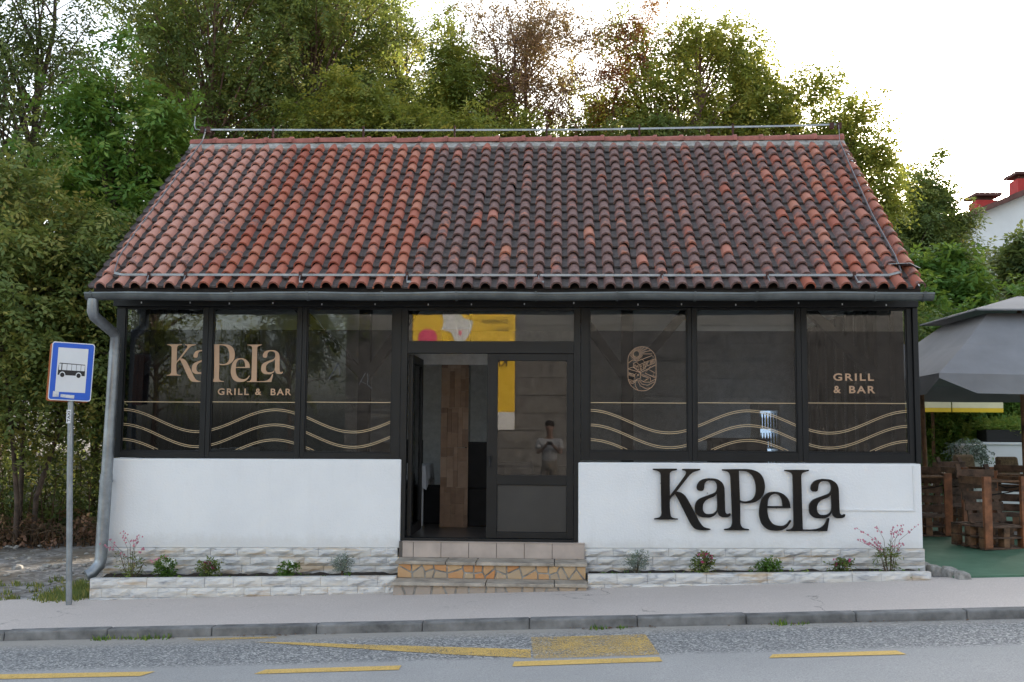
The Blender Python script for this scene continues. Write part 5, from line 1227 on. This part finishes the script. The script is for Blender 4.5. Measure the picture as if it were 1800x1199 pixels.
v, q, ti = sprays(P, .14, 7, .045, .035, rg, droop=-.6, tint0=.3); mesh_obj('trailing_leaves', np_mesh('leaves', v, q, ti), M['leaf_grey'], t)
for i, (x, y, h, lab) in enumerate(((7.1, 7.6, 1.25, 'feathery bright green shrub behind the white pot'), (8.0, 7.8, 1.75, 'feathery bright green shrub behind the planter box'), (9.1, 7.6, 1.6, 'feathery bright green shrub at the right picture edge'))):
    tree('sumac_shrub', lab, x, y, gz(x), gz(x) + h + .75, gz(x) + .6, .72, .5, 'leaf_bright', 300 + i, clumps=46, per=18, tint=.6, ll=.12, lw=.035, L=.4, nl=12, group='shrubs behind the terrace', stems=3, r0=.03, cat='shrub')
t = thing('low_hedge', 'low ivy hedge along the back of the terrace', 'hedge', (5.6, 6.9, gz(5.6)))
P = np.stack([rg.uniform(4.6, 7.0, 500), rg.uniform(6.8, 7.2, 500), rg.uniform(.4, 1.3, 500)], 1); v, q, ti = sprays(P, .16, 6, .07, .055, rg, tint0=.5); mesh_obj('leaves', np_mesh('leaves', v, q, ti), M['leaf_dark'], t)

# ================================================================ white house on the slope behind
t = thing('white_house', 'white house with brown roof edge and red chimneys behind the trees', 'house', (19.5, 31, 3))
MB().add([(16.6, 30, 2.5), (26, 30, 2.5), (26, 30, 13.2), (20.9, 30, 12.15), (16.6, 30, 10.35), (16.6, 38, 2.5), (26, 38, 2.5), (26, 38, 13.2), (20.9, 38, 12.15), (16.6, 38, 10.35)], [(4, 3, 2, 1, 0), (5, 6, 7, 8, 9), (0, 5, 9, 4), (1, 2, 7, 6)]).build('wall', M['housewhite'], t)
MB().hexa([(15.6, 29.5, 9.93), (22, 29.5, 12.55), (22, 38.5, 12.55), (15.6, 38.5, 9.93), (15.6, 29.5, 10.13), (22, 29.5, 12.8), (22, 38.5, 12.8), (15.6, 38.5, 10.13)]).build('roof', M['roofbrown'], t)
for (x, z, h) in ((17.8, 10.5, 1.15), (19.5, 11.2, 1.35)):
    c = MB().box(x - .42, x + .42, 30.6, 31.4, z - .4, z + h - .35).build('chimney', M['red'], t)
    b = MB(); b.box(x - .3, x + .3, 30.7, 31.3, z + h - .349, z + h - .2); b.box(x - .55, x + .55, 30.4, 31.6, z + h - .2, z + h - .08); b.build('chimney_cap', M['roofbrown'], c)
MB().box(17.4, 18.6, 29.9, 30.05, 6.2, 7.8).build('window', M['frame'], t)
t = thing('red_outbuilding', 'red painted wall glimpsed through the olive tree', 'building', (13.0, 27, 3))
MB().box(11.3, 15.2, 26.5, 29, 2.8, 7.3).build('wall', M['red'], t); MB().hexa([(11, 26.2, 7.3), (15.5, 26.2, 7.3), (15.5, 29.3, 7.3), (11, 29.3, 7.3), (11, 27.7, 8.2), (15.5, 27.7, 8.2), (15.5, 27.8, 8.2), (11, 27.8, 8.2)]).build('roof', M['roofbrown'], t)

# ================================================================ across the street (seen mirrored in the glass)
t = thing('opposite_building', 'beige block building across the street, mirrored in the windows', 'building', (8, -26, 0))
for r in range(13):
    b = MB(); b.box(-7.5, 22, -24.02 - .012 * (r % 2), -24.6, -.2 + r * .62, -.2 + r * .62 + .605); b.build('block_course', M['blockwall'], t)
MB().box(-7.4, 21.9, -28, -24.61, -.2, 7.8).build('core', M['mortar'], t)
t = thing('advertising_banner', 'yellow STOP SHOP Knin banner on the wall across the street', 'banner', (-3.3, -23.95, 4))
MB().box(-5.12, -1.48, -23.99, -23.96, 2.3, 6.25).build('sheet', M['banner'], t); MB().box(-5.12, -1.48, -23.99, -23.961, 1.68, 2.299).build('white_strip', M['signwhite'], t)
FL = Matrix.Rotation(math.pi, 4, 'Z')
def back_text(txt, xr, z, h, wid, mat, y=-23.95):     # readable from +Y side
    me, w_ = text_mesh(txt, h, 1, .01); mesh_obj('lettering', me, mat, t, mw=Matrix.Translation((xr, y, z)) @ FL @ UP @ Matrix.Diagonal((wid / w_, 1, 1, 1)))
back_text('STOPSHOP', -1.73, 5.40, .17, .95, M['signblack']); back_text('Knin', -1.73, 5.14, .17, .42, M['signblack']); back_text('Knin', -1.75, 3.9, .3, .7, M['signblack'])
MB().box(-2.2, -1.73, -23.957, -23.95, 5.63, 5.645).build('rule', M['signblack'], t)
b = MB(); b.prism([(-4.15, 5.9), (-3.6, 5.95), (-3.3, 5.6), (-2.96, 5.5), (-3.05, 5.1), (-3.25, 4.8), (-3.6, 4.75), (-3.75, 5.1), (-4.1, 5.2), (-4.0, 5.5)], -23.955, -23.945); b.build('map_print', M['signwhite'], t)
b = MB(); b.prism([(-4.58 + .34 * math.cos(a), 4.9 + .34 * math.sin(a)) for a in np.linspace(0, 6.283, 20)[:-1]], -23.955, -23.945); b.build('pink_disc', M['pink'], t)
b = MB(); b.prism([(-3.42 + .06 * math.cos(a), 5.08 + .08 * math.sin(a)) for a in np.linspace(0, 6.283, 12)[:-1]], -23.944, -23.94); b.build('map_pin', M['pink'], t)
for i, (x, y, top, rx, lab) in enumerate(((-9.5, -24, 9, 2.4, 'tree across the street mirrored in the first windows'), (-14, -23, 10, 2.6, 'tree across the street at the far mirrored end'), (-19.5, -25, 9.5, 2.6, 'tree across the street beyond the other mirrored ones'))):
    tree('street_tree', lab, x, y, 0, top, 2.2, rx, 2., 'leaf_yellow', 400 + i, clumps=70, per=22, group='trees across the street')

# ================================================================ photographer (only mirrored in the door glass)
def person():
    t = thing('person', 'person in white t-shirt and beige shorts taking the picture, mirrored in the door', 'person', (-.16, -11.42, .045))
    def skin(name, verts, edges, radii, mat, root=0):
        me = bpy.data.meshes.new(name); me.from_pydata(verts, edges, []); me.update()
        o = mesh_obj(name, me, mat, t, local=True); s_ = o.modifiers.new('skin', 'SKIN'); 
        lay = me.skin_vertices[0].data if me.skin_vertices else None
        for d_, r_ in zip(lay, radii): d_.radius = (r_, r_ * .85)
        lay[root].use_root = True
        sb = o.modifiers.new('sub', 'SUBSURF'); sb.levels = 2; sb.render_levels = 2; return o
    H = [(0, 0, .95), (0, 0, 1.15), (0, 0, 1.38), (0, .0, 1.50), (0, .02, 1.60), (0, .03, 1.72), (0, .03, 1.82),
         (-.19, 0, 1.43), (-.26, .05, 1.16), (-.12, .27, 1.30), (-.05, .33, 1.36), (.19, 0, 1.43), (.26, .05, 1.16), (.12, .27, 1.30), (.05, .33, 1.36),
         (-.10, 0, .88), (-.11, .02, .48), (-.11, -.02, .08), (-.12, .10, .03), (.10, 0, .88), (.11, .02, .48), (.11, -.02, .08), (.12, .10, .03)]
    E_ = [(0, 1), (1, 2), (2, 3), (3, 4), (4, 5), (5, 6), (2, 7), (7, 8), (8, 9), (9, 10), (2, 11), (11, 12), (12, 13), (13, 14), (0, 15), (15, 16), (16, 17), (17, 18), (0, 19), (19, 20), (20, 21), (21, 22)]
    rd = [.15, .14, .15, .065, .06, .10, .07, .065, .045, .036, .035, .065, .045, .036, .035, .095, .06, .042, .04, .095, .06, .042, .04]
    skin('body', H, E_, rd, M['skin'])
    skin('t_shirt', [(0, 0, .90), (0, 0, 1.15), (0, 0, 1.40), (-.21, 0, 1.43), (-.26, .04, 1.24), (.21, 0, 1.43), (.26, .04, 1.24)], [(0, 1), (1, 2), (2, 3), (3, 4), (2, 5), (5, 6)], [.20, .19, .19, .11, .095, .11, .095], M['tee'])
    b = MB(); b.tube([(0, 0, .99), (0, 0, .90), (0, 0, .80)], [.165, .175, .16], 14)
    for s_ in (-1, 1): b.tube([(s_ * .075, 0, .86), (s_ * .105, .005, .70), (s_ * .115, .01, .53)], [.105, .105, .098], 12)
    b.build('shorts', M['shorts'], t, local=True)
    b = MB(); b.lathe([(.085, -.05), (.106, .0), (.104, .05), (.075, .095), (.0, .11)], (0, -.008, 1.79), 14); b.build('hair', M['hair'], t, local=True)
    b = MB()
    for s_ in (-1, 1): b.lathe([(0, -.03), (.016, -.01), (.016, .012), (0, .03)], (s_ * .103, .03, 1.73), 8)
    b.beam((0, .115, 1.75), (0, .135, 1.70), .022, .02); b.build('ears_and_nose', M['skin'], t, local=True)
    b = MB()
    for s_ in (-1, 1): b.lathe([(0, -.008), (.010, 0), (0, .008)], (s_ * .036, .112, 1.755), 8)
    b.box(-.025, .025, .108, .118, 1.662, 1.668); b.build('eyes_and_mouth', M['hair'], t, local=True)
    for s_ in (-1, 1):
        for k in range(4): MB().tube([(s_ * .06, .33, 1.33 + k * .02), (s_ * .075, .375, 1.335 + k * .02), (s_ * .05, .405, 1.34 + k * .02)], [.010, .009, .007], 6).build('finger', M['skin'], t, local=True)
        MB().tube([(s_ * .05, .33, 1.35), (s_ * .04, .335, 1.40), (s_ * .025, .345, 1.42)], [.012, .010, .008], 6).build('thumb', M['skin'], t, local=True)
    c = thing('photo_camera', 'small black camera held by the mirrored photographer', 'camera', (-.16, -11.06, 1.43))
    MB().box(-.06, .06, -.03, .02, -.035, .045).build('body', M['frame'], c, local=True, bevel=.006); MB().tube([(0, .02, 0), (0, .055, 0)], .028, 12).build('lens', M['frame'], c, local=True)
person()
